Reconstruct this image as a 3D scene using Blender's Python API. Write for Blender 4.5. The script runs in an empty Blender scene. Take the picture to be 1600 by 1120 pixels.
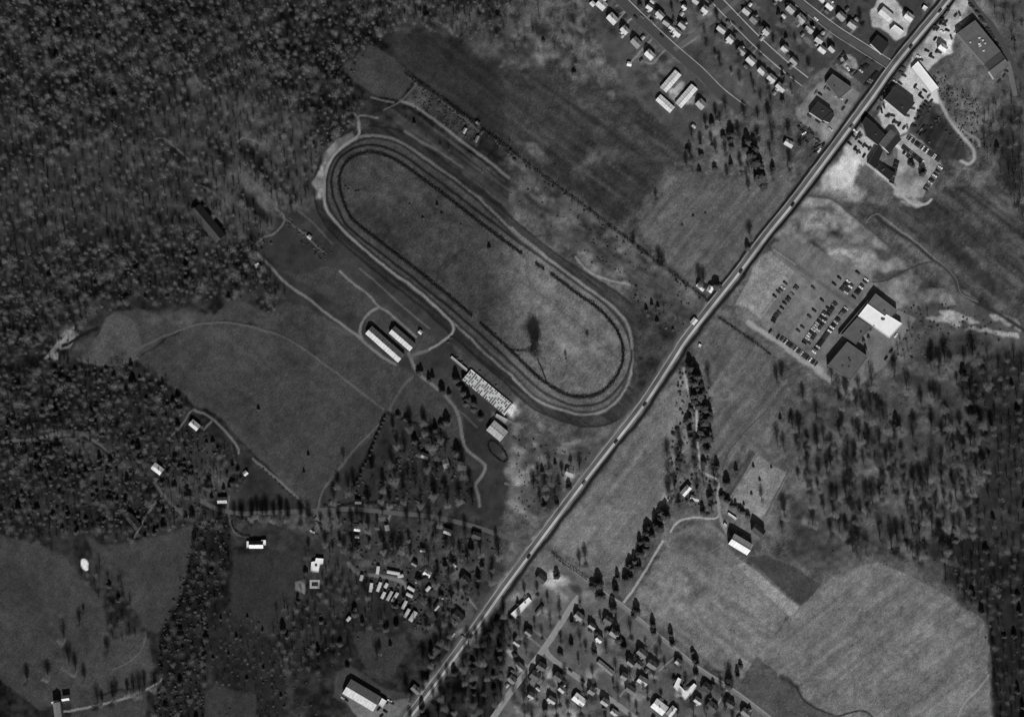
import bpy, math, random
import numpy as np
from mathutils import Vector

random.seed(7)
rng = np.random.default_rng(7)
SC = bpy.context.scene
C = SC.collection
PX = 0.65                      # metres of ground for each pixel of the photograph
CX0, CY0 = 800.0, 560.0
def W(x, y): return ((x - CX0) * PX, (CY0 - y) * PX)

# ------------------------------------------------------------------ camera
ALT = 2000.0
cam_d = bpy.data.cameras.new('camera'); cam = bpy.data.objects.new('camera', cam_d); C.objects.link(cam)
cam.location = (0, 0, ALT); cam.rotation_euler = (0, 0, 0)
cam_d.sensor_width = 36; cam_d.lens = 36 * ALT / (1600 * PX); cam_d.clip_start = 1; cam_d.clip_end = 30000
SC.camera = cam
# ------------------------------------------------------------------ sky and sun
EL = math.radians(39)
world = bpy.data.worlds.new('World'); SC.world = world; world.use_nodes = True
nt = world.node_tree; nt.nodes.clear()
sky = nt.nodes.new('ShaderNodeTexSky'); sky.sky_type = 'NISHITA'; sky.sun_disc = False
sky.sun_elevation = EL; sky.sun_rotation = math.radians(180)
bw = nt.nodes.new('ShaderNodeRGBToBW'); bg = nt.nodes.new('ShaderNodeBackground'); wo = nt.nodes.new('ShaderNodeOutputWorld')
nt.links.new(sky.outputs[0], bw.inputs[0]); nt.links.new(bw.outputs[0], bg.inputs[0]); nt.links.new(bg.outputs[0], wo.inputs[0])
bg.inputs[1].default_value = 0.05
sd = bpy.data.lights.new('sun', 'SUN'); sd.energy = 5.0; sd.angle = math.radians(0.53); sd.color = (1, 1, 1)
sun = bpy.data.objects.new('sun', sd); C.objects.link(sun)
sdir = Vector((-0.09 * math.cos(EL), math.cos(EL), -math.sin(EL)))
sun.rotation_euler = sdir.to_track_quat('-Z', 'Y').to_euler(); sun.location = (40, -400, 900)
SC.view_settings.view_transform = 'Standard'; SC.view_settings.look = 'None'
SC.view_settings.exposure = -0.33; SC.view_settings.gamma = 1.0; SC.view_settings.use_curve_mapping = False
SC.cycles.max_bounces = 3; SC.cycles.diffuse_bounces = 2; SC.cycles.glossy_bounces = 1; SC.cycles.transparent_max_bounces = 4

# ------------------------------------------------------------------ tones
KLIGHT = 0.86                  # what a white flat ground shows in this sunlight
def lin(t):
    t = np.asarray(t, dtype=float) / 255.0
    return np.where(t <= 0.04045, t / 12.92, ((np.maximum(t, 0) + 0.055) / 1.055) ** 2.4)
def alb(t): return float(min(0.85, lin(t) / KLIGHT))

MATS = {}
def mat(name, albedo, var=0.15, scale=0.5, rough=0.9, rand=0.0, detail=4):
    key = (name, round(albedo, 3))
    if key in MATS: return MATS[key]
    m = bpy.data.materials.new(name); m.use_nodes = True
    n = m.node_tree.nodes; l = m.node_tree.links
    b = n['Principled BSDF']; b.inputs['Roughness'].default_value = rough
    b.inputs['Specular IOR Level'].default_value = 0.1
    tc = n.new('ShaderNodeTexCoord'); nz = n.new('ShaderNodeTexNoise')
    nz.inputs['Scale'].default_value = scale; nz.inputs['Detail'].default_value = detail
    l.new(tc.outputs['Object'], nz.inputs['Vector'])
    mr = n.new('ShaderNodeMapRange'); mr.inputs['From Min'].default_value = 0.25; mr.inputs['From Max'].default_value = 0.75
    mr.inputs['To Min'].default_value = albedo * (1 - var); mr.inputs['To Max'].default_value = min(0.9, albedo * (1 + var))
    l.new(nz.outputs['Fac'], mr.inputs['Value'])
    out = mr.outputs['Result']
    if rand:
        oi = n.new('ShaderNodeObjectInfo'); m2 = n.new('ShaderNodeMapRange')
        m2.inputs['To Min'].default_value = 1 - rand; m2.inputs['To Max'].default_value = 1 + rand
        l.new(oi.outputs['Random'], m2.inputs['Value'])
        mm = n.new('ShaderNodeMath'); mm.operation = 'MULTIPLY'
        l.new(out, mm.inputs[0]); l.new(m2.outputs['Result'], mm.inputs[1]); out = mm.outputs[0]
    l.new(out, b.inputs['Base Color'])
    MATS[key] = m
    return m

# ------------------------------------------------------------------ helpers
def mesh(name, verts, faces, mats=(), midx=None):
    me = bpy.data.meshes.new(name); me.from_pydata([tuple(v) for v in verts], [], faces)
    for m in mats: me.materials.append(m)
    if midx is not None: me.polygons.foreach_set('material_index', midx)
    me.update(); return me
def obj(name, me, parent=None, loc=(0, 0, 0), rz=0.0):
    o = bpy.data.objects.new(name, me); C.objects.link(o); o.location = loc; o.rotation_euler = (0, 0, rz)
    if parent: o.parent = parent
    return o
def tag(o, label, cat=None, group=None, kind=None):
    o['label'] = label
    if cat: o['category'] = cat
    if group: o['group'] = group
    if kind: o['kind'] = kind
    return o
ORD = ['first','second','third','fourth','fifth','sixth','seventh','eighth','ninth','tenth','eleventh','twelfth','thirteenth','fourteenth','fifteenth','sixteenth','seventeenth','eighteenth','nineteenth','twentieth']
TENS = {2:'twenty',3:'thirty',4:'forty',5:'fifty',6:'sixty',7:'seventy',8:'eighty',9:'ninety'}
def ordw(i):
    if i < 20: return ORD[i]
    n = i + 1
    if n >= 100: return 'hundred and ' + ordw(n - 101) if n > 100 else 'hundredth'
    t, u = divmod(n, 10)
    return (TENS[t][:-1] + 'ieth') if u == 0 else TENS[t] + '-' + ORD[u - 1]

# ------------------------------------------------------------------ noise and raster of the ground
STEP = 1.7
gx = np.arange(-75, 1675 + STEP, STEP); gy = np.arange(-75, 1195 + STEP, STEP)
X, Y = np.meshgrid(gx, gy)
def vnoise(x, y, s, seed):
    r = np.random.default_rng(seed).random((512, 512)) * 2 - 1
    u, v = x / s + 100, y / s + 100
    i, j = np.floor(u).astype(int), np.floor(v).astype(int); fu, fv = u - i, v - j
    fu = fu * fu * (3 - 2 * fu); fv = fv * fv * (3 - 2 * fv)
    a = r[j % 512, i % 512]; b = r[j % 512, (i + 1) % 512]; c = r[(j + 1) % 512, i % 512]; d = r[(j + 1) % 512, (i + 1) % 512]
    return (a * (1 - fu) + b * fu) * (1 - fv) + (c * (1 - fu) + d * fu) * fv
def fbm(x, y, s, seed, o=3):
    t = 0; a = 1.0; n = 0
    for k in range(o):
        t = t + a * vnoise(x, y, s / 2 ** k, seed + k); n += a; a *= 0.55
    return t / n
NB = fbm(X, Y, 90, 1, 3) * 1.6; NM = fbm(X, Y, 26, 11, 3) * 1.6; NS = fbm(X, Y, 8, 21, 2) * 1.4
GR = rng.normal(0, 1, X.shape)
WXa = fbm(X, Y, 22, 31, 3) * 1.6; WYa = fbm(X, Y, 22, 41, 3) * 1.6
def smooth(a): a = np.clip(a, 0, 1); return a * a * (3 - 2 * a)
def cat(pts, n=6, closed=False):
    """smooth curve through the points"""
    P = [np.array(p, float) for p in pts]; out = []; m = len(P)
    rg = range(m) if closed else range(m - 1)
    for i in rg:
        if closed: p0, p1, p2, p3 = P[i - 1], P[i], P[(i + 1) % m], P[(i + 2) % m]
        else: p0, p1, p2, p3 = P[max(i - 1, 0)], P[i], P[i + 1], P[min(i + 2, m - 1)]
        for k in range(n):
            t = k / n
            out.append(0.5 * ((2 * p1) + (p2 - p0) * t + (2 * p0 - 5 * p1 + 4 * p2 - p3) * t * t + (3 * p1 - p0 - 3 * p2 + p3) * t ** 3))
    if not closed: out.append(P[-1])
    return [tuple(p) for p in out]
def seg_dist(x, y, a, b):
    dx, dy = b[0] - a[0], b[1] - a[1]; L = dx * dx + dy * dy + 1e-9
    t = np.clip(((x - a[0]) * dx + (y - a[1]) * dy) / L, 0, 1)
    return np.hypot(x - a[0] - t * dx, y - a[1] - t * dy)
def inside(x, y, pts):
    r = np.zeros(np.shape(x), bool); j = len(pts) - 1
    for i in range(len(pts)):
        xi, yi = pts[i]; xj, yj = pts[j]
        if yi != yj:
            r ^= ((yi > y) != (yj > y)) & (x < (xj - xi) * (y - yi) / (yj - yi) + xi)
        j = i
    return r
TONE = 38 + 9 * NB + 12 * NM + 13 * NS + 2.5 * GR
LAB = np.zeros(X.shape, np.int16)
LABELS = ['ground']
ROUGH = np.ones(X.shape)         # how rough the surface is (woodland floor 1, mown grass less)
def win(pts, pad):
    xs = [p[0] for p in pts]; ys = [p[1] for p in pts]
    i0, i1 = np.searchsorted(gx, [min(xs) - pad, max(xs) + pad]); j0, j1 = np.searchsorted(gy, [min(ys) - pad, max(ys) + pad])
    return slice(max(j0 - 1, 0), j1 + 1), slice(max(i0 - 1, 0), i1 + 1)
def layer(kind, pts, tone, soft=3.0, width=4.0, warp=3.0, label=None, nb=.07, nm=.07, ns=.05, gr=.035, stripe=None, rough=.25, alpha=1.0, closed=False):
    pad = soft + warp * 2 + (width if kind == 'line' else 0) + 3
    s = win(pts, pad)
    x = X[s] + warp * WXa[s]; y = Y[s] + warp * WYa[s]
    if kind == 'poly':
        d = np.full(x.shape, 1e9); m = len(pts)
        for i in range(m): d = np.minimum(d, seg_dist(x, y, pts[i], pts[(i + 1) % m]))
        d = np.where(inside(x, y, pts), -d, d)
    else:
        d = np.full(x.shape, 1e9); m = len(pts)
        for i in range(m if closed else m - 1): d = np.minimum(d, seg_dist(x, y, pts[i], pts[(i + 1) % m]))
        d = d - width / 2
    a = smooth(0.5 - d / max(soft, .3)) * alpha
    T = tone
    if isinstance(tone, tuple):
        q = smooth((X[s] - 755) / 80.0); T = tone[0] * (1 - q) + tone[1] * q  # left to right exposure change blended into the colour
    T = T * (1 + nb * NB[s] + nm * NM[s] + ns * NS[s] + gr * GR[s])
    if stripe:
        an, per, am = stripe; ca, sa = math.cos(math.radians(an)), math.sin(math.radians(an))
        v = -X[s] * sa + Y[s] * ca
        T = T * (1 + am * fbm(v, (X[s] * ca + Y[s] * sa) * 0.06, per, 77, 2) * 1.8)
    TONE[s] = TONE[s] * (1 - a) + T * a
    ROUGH[s] = ROUGH[s] * (1 - a) + rough * a
    if label:
        if label not in LABELS: LABELS.append(label)
        LAB[s] = np.where(a > 0.5, LABELS.index(label), LAB[s])
def poly(label, pts, tone, **k): layer('poly', pts, tone, label=label, **k)
def line(label, pts, tone, width=4.0, **k):
    k.setdefault('soft', 1.5); k.setdefault('warp', 1.0); k.setdefault('rough', .1)
    if label == 'dirt_path': tone = tone*1.1
    layer('line', cat(pts, 5, k.get('closed', False)), tone, width=width, label=label, **k)
def blob(x, y, rx, ry, tone, ang=0, alpha=.9, soft=None, warp=6, **k):
    c, s_ = math.cos(math.radians(ang)), math.sin(math.radians(ang))
    pts = [(x + rx * math.cos(t) * c - ry * math.sin(t) * s_, y + rx * math.cos(t) * s_ + ry * math.sin(t) * c) for t in np.linspace(0, 2 * math.pi, 14)[:-1]]
    layer('poly', pts, tone, soft=soft or min(rx, ry) * 1.1, warp=warp, alpha=alpha, nm=.2, ns=.2, gr=.06, **k)

# ---- rough ground tones (weeds, leaf litter, bare soil)
for (x, y, rx, ry, t) in [(380,200,90,90,58),(250,260,130,70,56),(130,310,150,70,52),(30,330,90,50,58),(440,250,60,80,62),(360,330,40,60,60),(470,300,40,60,60),(90,90,120,70,40),(200,420,150,50,38),(680,30,90,40,55),(100,640,120,60,42),(300,740,90,60,52),(150,760,150,40,42),(60,800,90,40,44),(450,820,120,40,50),(600,850,160,60,52),(700,900,110,90,60),(640,720,110,70,44),(750,760,60,60,58)]:
    blob(x, y, rx, ry, t, alpha=.85)
for (x, y, rx, ry, t, a) in [(300,140,14,22,80,70),(395,300,16,60,84,-45),(425,300,12,40,80,-42),(410,230,40,8,86,40),(390,170,40,10,72,45),(420,345,20,18,78,30),(350,310,30,14,72,40),(370,205,12,14,76,0),(460,195,20,20,66,0)]: blob(x, y, rx, ry, t, a, alpha=.8)
for (x, y, rx, ry, a) in [(290,150,7,22,-15),(345,240,12,34,-40),(400,255,10,40,-38),(275,245,8,26,-38),(395,320,9,30,-45),(320,290,8,20,-40)]: blob(x, y, rx, ry, 26, a, alpha=.8)
poly('ground', [(-75,595),(90,565),(140,580),(240,592),(300,642),(260,700),(300,760),(250,830),(130,828),(60,848),(-75,826)], 35, soft=12, warp=6, nb=.14, nm=.26, ns=.24, rough=1)
poly('ground', [(306,820),(358,800),(360,880),(350,960),(325,990),(318,1195),(238,1195),(250,1000),(285,930)], 33, soft=8, warp=4, nb=.14, nm=.26, ns=.24, rough=1)
for (x, y, rx, ry, t) in [(130,700,50,14,54),(200,740,60,16,52),(300,760,50,20,60),(60,790,60,14,50),(240,650,26,20,46),(320,700,26,14,50)]: blob(x, y, rx, ry, t, alpha=.7)
# right hand side: paler ground, brighter exposure put into its colour
poly('rough_grass', [(795,-75),(1675,-75),(1675,1195),(1560,1195),(795,1195),(768,1120),(768,960),(790,900),(775,830),(790,650),(800,560),(800,400),(790,300),(795,200)], 82, soft=44, warp=4, nb=.16, nm=.2, ns=.2, gr=.09, rough=.6)
# ---- open fields
GW = dict(nb=.07, nm=.08, ns=.1, gr=.08)
poly('meadow', [(385,395),(440,330),(500,330),(770,552),(792,610),(775,690),(800,760),(770,838),(740,800),(690,796),(610,796),(495,790),(470,740),(600,640),(640,600),(430,480),(420,440)], 50, soft=14, warp=8, nb=.12, nm=.14, ns=.1)
poly('meadow', [(395,716),(485,795),(470,806),(380,800),(360,775),(378,760)], 50, soft=8, nb=.12, nm=.14, ns=.1)
poly('pasture', [(210,566),(240,543),(290,514),(340,502),(395,508),(440,522),(490,556),(545,598),(604,640),(596,668),(548,716),(503,772),(490,797),(470,783),(400,712),(345,655),(325,640),(305,634),(280,612),(245,590)], 61, soft=3, stripe=(38, 14, .05), **GW)
poly('meadow', [(152,540),(160,505),(178,489),(215,484),(270,494),(335,490),(360,468),(388,472),(420,492),(445,470),(470,478),(530,510),(560,520),(600,555),(645,585),(645,600),(610,645),(540,596),(490,556),(440,522),(395,506),(340,500),(290,512),(240,541),(208,566),(170,560)], 62, soft=4, **GW)
poly('meadow', [(120,565),(148,530),(165,500),(185,490),(212,500),(224,545),(205,568),(160,572)], 74, soft=5, **GW)
poly('meadow', [(432,420),(470,430),(505,415),(530,420),(560,445),(640,500),(680,530),(664,552),(650,566),(600,530),(566,500),(520,474),(470,440)], 60, soft=4, **GW)
poly('meadow', [(655,570),(700,605),(720,640),(728,690),(690,668),(640,655),(612,640),(630,605)], 60, soft=3, **GW)
poly('meadow', [(735,560),(795,600),(800,640),(760,600),(715,560),(705,535)], 64, soft=3, **GW)
poly('crop_field', [(600,62),(625,48),(680,58),(740,78),(812,104),(826,180),(806,244),(762,205),(700,160),(640,118)], 43, soft=10, stripe=(36, 10, .14), **GW)
poly('meadow', [(528,107),(582,68),(620,93),(646,124),(626,156),(590,152),(560,130)], 60, soft=4, **GW)
blob(760,75,30,20,70); blob(785,25,18,22,74); blob(735,20,14,14,78); blob(715,45,20,9,72)
poly('crop_field', [(780,106),(850,96),(900,130),(935,118),(985,148),(1030,190),(1074,230),(1040,270),(1000,325),(962,352),(900,305),(790,228)], 54, soft=18, nb=.1, nm=.14, ns=.15, gr=.1, stripe=(36, 8, .16))
for (x, y, rx, ry, t, a) in [(912,58,34,14,98,48),(828,22,34,24,92,0),(840,240,22,10,98,40),(905,275,16,16,74,0),(925,250,15,10,88,0),(915,163,12,6,84,0),(985,140,26,14,72,0),(960,245,30,16,72,0),(820,100,40,6,72,-5),(930,200,18,6,66,0),(1060,150,50,30,66,0),(1100,175,30,14,60,0)]: blob(x, y, rx, ry, t, a, alpha=.8)
poly('pasture', [(1003,322),(1030,290),(1062,268),(1130,282),(1190,284),(1248,288),(1200,352),(1150,415),(1112,462),(1096,452),(1050,420),(1002,366)], 86, soft=9, warp=5, stripe=(130, 6, .09), **GW)
# between hedge and track, rough
poly('rough_grass', [(797,236),(860,285),(960,362),(1040,425),(1106,470),(1085,505),(1060,530),(1020,500),(985,465),(930,420),(860,360),(797,320)], 74, soft=5, nb=.15, nm=.2, ns=.16, stripe=(37, 7, .16), rough=.6)
for (x, y, rx, ry, t, a) in [(840,300,36,14,98,40),(880,345,16,22,100,60),(925,410,26,7,112,40),(965,428,10,9,108,0),(960,445,34,4,104,15),(1030,420,26,10,80,38),(1085,470,16,8,96,40),(812,290,20,7,90,30)]: blob(x, y, rx, ry, t, a, alpha=.8)
poly('pasture', [(858,848),(905,785),(960,715),(1020,638),(1062,582),(1078,590),(1086,640),(1086,690),(1045,740),(1046,775),(1032,800),(1008,868),(975,900),(945,905),(905,880)], 102, soft=8, stripe=(127, 7, .08), **GW)
blob(1045,775,8,12,128,0); blob(1060,590,20,12,104)
poly('pasture', [(1080,560),(1092,522),(1122,497),(1170,532),(1222,572),(1232,620),(1195,662),(1150,710),(1130,752),(1112,735),(1098,690),(1090,640)], 88, soft=6, stripe=(127, 6, .11), **GW)
for (x, y, rx, ry, t) in [(1108,580,10,12,104),(1132,585,12,10,100),(1125,618,14,10,98),(1145,610,12,8,96),(1110,640,14,6,100)]: blob(x, y, rx, ry, t)
poly('paddock', [(1182,710),(1232,738),(1198,800),(1186,808),(1145,785),(1152,765)], 114, soft=2, **GW)
poly('plowed_strip', [(1172,704),(1182,710),(1140,788),(1128,778)], 60, soft=2, stripe=(123, 4, .2), **GW)
poly('hay_field', [(985,940),(1020,888),(1052,838),(1080,822),(1110,815),(1135,836),(1150,868),(1170,884),(1240,952),(1182,1022),(1160,1062),(1120,1045),(1045,985),(1000,955)], 106, soft=6, warp=3.5, stripe=(38, 6, .09), **GW)
blob(1090,850,40,14,90); blob(1060,930,60,30,108)
poly('stubble_strip', [(1150,882),(1164,878),(1248,948),(1236,966)], 128, soft=2, warp=1, **GW)
STUB = 1
poly('plowed_strip', [(1166,872),(1195,866),(1240,885),(1282,912),(1262,938),(1250,946)], 62, soft=3, warp=1.5, **GW)
poly('hay_field', [(1183,1024),(1206,995),(1252,948),(1292,905),(1330,888),(1372,876),(1448,912),(1536,966),(1546,1000),(1542,1040),(1548,1070),(1552,1195),(1330,1195),(1305,1120),(1255,1092),(1245,1070),(1215,1055)], 105, soft=4, warp=2.5, stripe=(-38, 6, .075), **GW)
poly('pasture', [(1152,1078),(1180,1032),(1212,1058),(1244,1075),(1254,1094),(1304,1124),(1320,1195),(1260,1195),(1200,1118)], 80, soft=4, **GW)
blob(1230,1065,16,5,46,35,alpha=.8)
line('stream', [(1243,1072),(1258,1096),(1290,1112),(1310,1118),(1330,1112),(1345,1110),(1362,1118),(1390,1150)], 40, 2.5)
# shop surroundings
poly('bare_ground', [(1212,372),(1248,318),(1262,305),(1300,310),(1345,345),(1385,385),(1412,412),(1440,440),(1432,470),(1402,482),(1362,438),(1310,408),(1268,376),(1235,400)], 116, soft=8, nb=.16, nm=.22, ns=.2, rough=.6)
for (x, y, rx, ry, t) in [(1330,300,22,14,146),(1300,282,24,18,142),(1345,402,20,14,146),(1280,350,28,12,140),(1262,322,14,8,134),(1310,395,18,8,140),(1365,372,18,8,132),(1380,395,16,10,60),(1395,430,30,7,70),(1290,330,14,6,74),(1330,420,20,8,118),(1420,440,16,10,104),(1450,470,30,16,92),(1310,365,10,5,70)]: blob(x, y, rx, ry, t)
poly('bare_ground', [(1188,400),(1204,392),(1240,422),(1200,475),(1188,500),(1170,480),(1150,475)], 124, soft=4, **GW)
poly('pasture', [(1352,318),(1400,322),(1440,318),(1480,292),(1530,290),(1560,290),(1600,345),(1675,400),(1675,520),(1600,512),(1540,482),(1502,450),(1488,430),(1420,368),(1365,335)], 66, soft=6, stripe=(38, 9, .2), nb=.14, nm=.16, ns=.18, gr=.1)
poly('rough_grass', [(1420,480),(1490,466),(1530,478),(1600,515),(1600,560),(1540,545),(1460,520),(1400,560),(1370,590),(1400,530)], 74, soft=10, nb=.2, nm=.2, ns=.15, rough=.6)
for (x, y, rx, ry, t, a) in [(1470,500,24,6,150,10),(1485,495,18,7,146,40),(1510,500,18,5,150,15),(1570,498,24,6,134,20),(1560,520,34,4,150,12),(1525,515,16,4,140,10),(1590,512,10,6,130,30),(1455,460,20,10,112,0),(1480,470,14,8,120,30)]: blob(x, y, rx, ry, t, a, soft=4)
blob(1500,540,50,20,48); blob(1460,560,30,30,56)
poly('rough_grass', [(1230,640),(1320,610),(1400,590),(1480,560),(1560,560),(1675,600),(1675,900),(1560,940),(1450,900),(1370,868),(1300,890),(1230,870),(1240,760)], 76, soft=14, nb=.16, nm=.22, ns=.18, rough=.8)
for (x, y, rx, ry, t) in [(1300,680,30,20,84),(1280,650,26,12,80),(1380,740,30,14,88),(1360,800,24,22,82),(1430,620,40,20,80),(1450,660,10,10,112),(1255,760,20,26,90),(1250,720,20,24,92),(1400,780,40,10,92),(1540,770,22,26,78),(1500,720,40,14,70),(1265,815,10,8,110),(1415,805,16,8,84),(1440,870,20,6,96),(1320,880,30,14,80),(1550,850,14,10,90)]: blob(x, y, rx, ry, t)
poly('ground', [(1500,570),(1560,545),(1675,540),(1675,920),(1545,955),(1470,905),(1490,850),(1530,760),(1510,680)], 43, soft=24, warp=8, nb=.16, nm=.26, ns=.24, rough=1)
blob(1560,900,70,50,34,alpha=.95); blob(1500,860,50,24,34); blob(1600,760,60,60,44)
poly('ground', [(1546,960),(1675,880),(1675,1195),(1556,1195),(1550,1060),(1546,1000)], 34, soft=6, nb=.1, nm=.2, ns=.15, rough=1)
poly('rough_grass', [(1440,120),(1470,110),(1530,160),(1560,200),(1540,260),(1500,270),(1520,230),(1480,180)], 82, soft=8, nb=.15, nm=.25, ns=.3, gr=.12, rough=1)
blob(1585,40,24,50,70); blob(1600,120,20,40,60); blob(1580,230,24,70,38)
poly('rough_grass', [(1408,190),(1450,165),(1500,215),(1512,250),(1470,250),(1440,222)], 58, soft=6, stripe=(118, 5, .2), nm=.15, ns=.15)
# left lower fields
poly('pasture', [(-75,820),(0,832),(60,850),(104,872),(122,896),(148,925),(165,960),(172,1000),(228,985),(236,1020),(244,1062),(180,1078),(110,1096),(60,1110),(0,1060),(-75,1060)], 60, soft=5, stripe=(35, 16, .06), **GW)
poly('pasture', [(130,830),(160,850),(205,848),(255,835),(306,818),(300,860),(290,905),(272,960),(246,990),(226,980),(205,940),(176,892),(152,880)], 58, soft=5, **GW)
poly('pasture', [(112,1092),(230,1075),(226,1195),(100,1195)], 58, soft=4, **GW)
poly('meadow', [(362,868),(400,862),(440,860),(478,850),(478,920),(450,985),(400,1000),(362,960)], 47, soft=8, **GW)
poly('meadow', [(552,992),(580,982),(610,995),(632,990),(640,1010),(622,1040),(604,1062),(575,1060),(562,1030)], 54, soft=5, **GW)
poly('meadow', [(320,1085),(345,1070),(400,1085),(410,1195),(320,1195)], 52, soft=5, **GW)
poly('ground', [(320,980),(350,950),(420,1000),(450,1060),(440,1195),(410,1195),(400,1085),(345,1070),(325,1030)], 36, soft=6, nb=.05, nm=.1, ns=.2, rough=1)
poly('meadow', [(68,690),(120,676),(150,700),(185,720),(150,730),(120,715),(100,695)], 56, soft=4, **GW)
blob(110,682,40,5,84,-8,soft=4); blob(130,545,30,10,66,-20); blob(105,530,12,16,120,40,soft=4); blob(85,552,8,8,130,0,soft=4); blob(270,500,45,14,74); blob(330,745,22,16,64)
poly('white_patch', [(131 + 6.5*math.cos(t) + 2*math.sin(t), 881 + 10*math.sin(t)) for t in np.linspace(0, 6.28, 17)[:-1]], 205, soft=2, warp=2, nm=.15)  # plain white patch in the ground tone
for pts, t in [([(1200,1030),(1300,960),(1400,920)], 114), ([(1230,1050),(1340,980),(1480,950)], 96), ([(1300,1120),(1420,1060),(1540,1010)], 112), ([(1000,940),(1080,880),(1130,850)], 116), ([(1040,975),(1120,920),(1190,930)], 96), ([(900,860),(960,790),(1020,715)], 112), ([(880,850),(940,770),(1000,690)], 92), ([(250,560),(330,540),(430,580),(520,640)], 56), ([(300,600),(400,640),(500,720)], 67), ([(340,640),(430,700),(510,750)], 56), ([(20,900),(80,930),(140,1000)], 54), ([(10,960),(70,990),(120,1060)], 67), ([(1160,540),(1130,600),(1120,680)], 96), ([(1030,300),(1100,310),(1190,370)], 96), ([(1040,380),(1110,340),(1180,320)], 76)]:
    line(None, pts, t, 1.6, soft=2.5, warp=3, alpha=.6)
line('stream_bank', [(72,560),(84,546),(96,534),(108,522),(114,512)], 124, 6, warp=3)
line('stream', [(100,540),(118,530),(140,520),(150,512)], 26, 5, warp=3)
line('stream_bank', [(-40,690),(10,690),(60,684),(110,674),(130,678),(150,692),(175,714)], 84, 5, warp=2)
line('stream', [(-40,696),(20,694),(70,690),(112,682),(135,686),(160,704),(190,725)], 24, 3, warp=2)
# ---- race course
HEDGE = [(531,275),(532,300),(545,335),(560,352),(605,387),(650,422),(700,462),(750,505),(792,543),(827,577),(850,597),(882,616),(905,621),(935,616),(957,597),(970,575),(974,555),(970,530),(958,508),(935,483),(900,458),(860,428),(800,386),(740,341),(700,310),(660,280),(625,255),(600,243),(580,239),(558,243),(541,255)]
OUTER = [(506,285),(508,318),(522,345),(545,369),(580,400),(617,429),(652,455),(690,488),(735,530),(770,562),(800,588),(827,615),(852,631),(880,641),(912,648),(945,641),(970,620),(985,585),(987,548),(982,512),(960,482),(920,452),(862,410),(800,360),(750,312),(707,277),(662,246),(627,222),(592,212),(560,215),(533,233),(515,253)]
def scale_ring(r, d):
    """ring pushed outward by d pixels"""
    P = cat(r, 3, True); out = []
    for i in range(len(P)):
        a, b = P[i - 1], P[(i + 1) % len(P)]; dx, dy = b[0] - a[0], b[1] - a[1]; L = math.hypot(dx, dy) + 1e-9
        dd = d(P[i][0]) if callable(d) else d
        out.append((P[i][0] - dy / L * dd * SGN, P[i][1] + dx / L * dd * SGN))
    return out
_a = sum(HEDGE[i - 1][0] * HEDGE[i][1] - HEDGE[i][0] * HEDGE[i - 1][1] for i in range(len(HEDGE)))
SGN = -1 if _a > 0 else 1
poly('race_track', scale_ring(OUTER, lambda x: 16 + 9*float(smooth((x-850)/130))), (28, 40), soft=2.5, warp=1, **GW)
poly('race_track', scale_ring(OUTER, lambda x: 13.5 + 9*float(smooth((x-850)/130))), (40, 56), soft=2.5, warp=1, stripe=(38, 4, .2), **GW)
poly('race_track', scale_ring(OUTER, 2), (92, 112), soft=3, warp=1.5, **GW)
poly('race_track', scale_ring(OUTER, -2), (38, 60), soft=2, warp=1, **GW)
poly('race_track', scale_ring(OUTER, -6), (64, 92), soft=3, warp=1, stripe=(39, 3, .1), **GW)
poly('race_track', scale_ring(HEDGE, 14.5), (27, 50), soft=2, warp=.8, **GW)
poly('race_track', scale_ring(HEDGE, 10.5), (64, 96), soft=2, warp=.8, stripe=(39, 3, .1), **GW)
poly('infield_grass', scale_ring(HEDGE, 0), (60, 97), soft=2, warp=.5, nb=.07, nm=.1, ns=.13, gr=.1, stripe=(40, 10, .06))
for (x, y, rx, ry, t, a) in [(590,345,34,14,48,60),(570,330,20,14,50,0),(615,380,20,10,48,40),(720,395,10,3,44,-30),(690,405,22,10,66,-40),(745,455,10,6,80,0),(770,425,5,4,80,0),(705,410,16,2.5,46,-45),(600,300,12,8,70,0),(640,300,50,20,66,0),(905,540,40,20,101,0),(830,500,30,24,90,0)]: blob(x, y, rx, ry, t, a, alpha=.6, warp=3)
line('race_track', [(800,430),(860,470),(920,520),(965,560)], 76, 1.5)
line('infield_grass', [(682,440),(686,420),(700,408),(722,388)], 48, 2)
poly('rough_grass', [(505,240),(500,270),(492,290),(492,310),(503,312),(506,285),(514,254),(532,234),(555,218),(548,205),(525,222)], 84, soft=6, nm=.15, ns=.15)
blob(500,285,6,24,128,5,soft=5); blob(520,238,5,26,104,38,soft=5); blob(560,195,14,10,66)
# strip above the track
poly('rough_grass', [(600,170),(640,172),(700,215),(795,285),(797,330),(740,285),(680,240),(630,205)], 54, soft=4, stripe=(36, 5, .25), nm=.15, ns=.14)
poly('rough_grass', [(632,160),(650,130),(690,152),(740,195),(752,215),(745,232),(690,196)], 58, soft=3, nm=.2, ns=.3, gr=.12, rough=1)
line('dirt_path', [(626,158),(645,165),(670,182),(720,220),(760,250),(795,278)], 96, 4.5, soft=3)
line('dirt_path', [(650,132),(640,145),(626,158),(600,172)], 76, 2.5)
line('dirt_path', [(580,152),(600,158),(614,160)], 84, 3)
line('dirt_path', [(685,155),(720,182),(748,206)], 76, 2.5)
line('dirt_path', [(632,205),(660,222),(690,240),(722,262)], 82, 3, soft=3)
line('dirt_path', [(700,218),(740,252),(795,298)], 66, 2.5)
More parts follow.
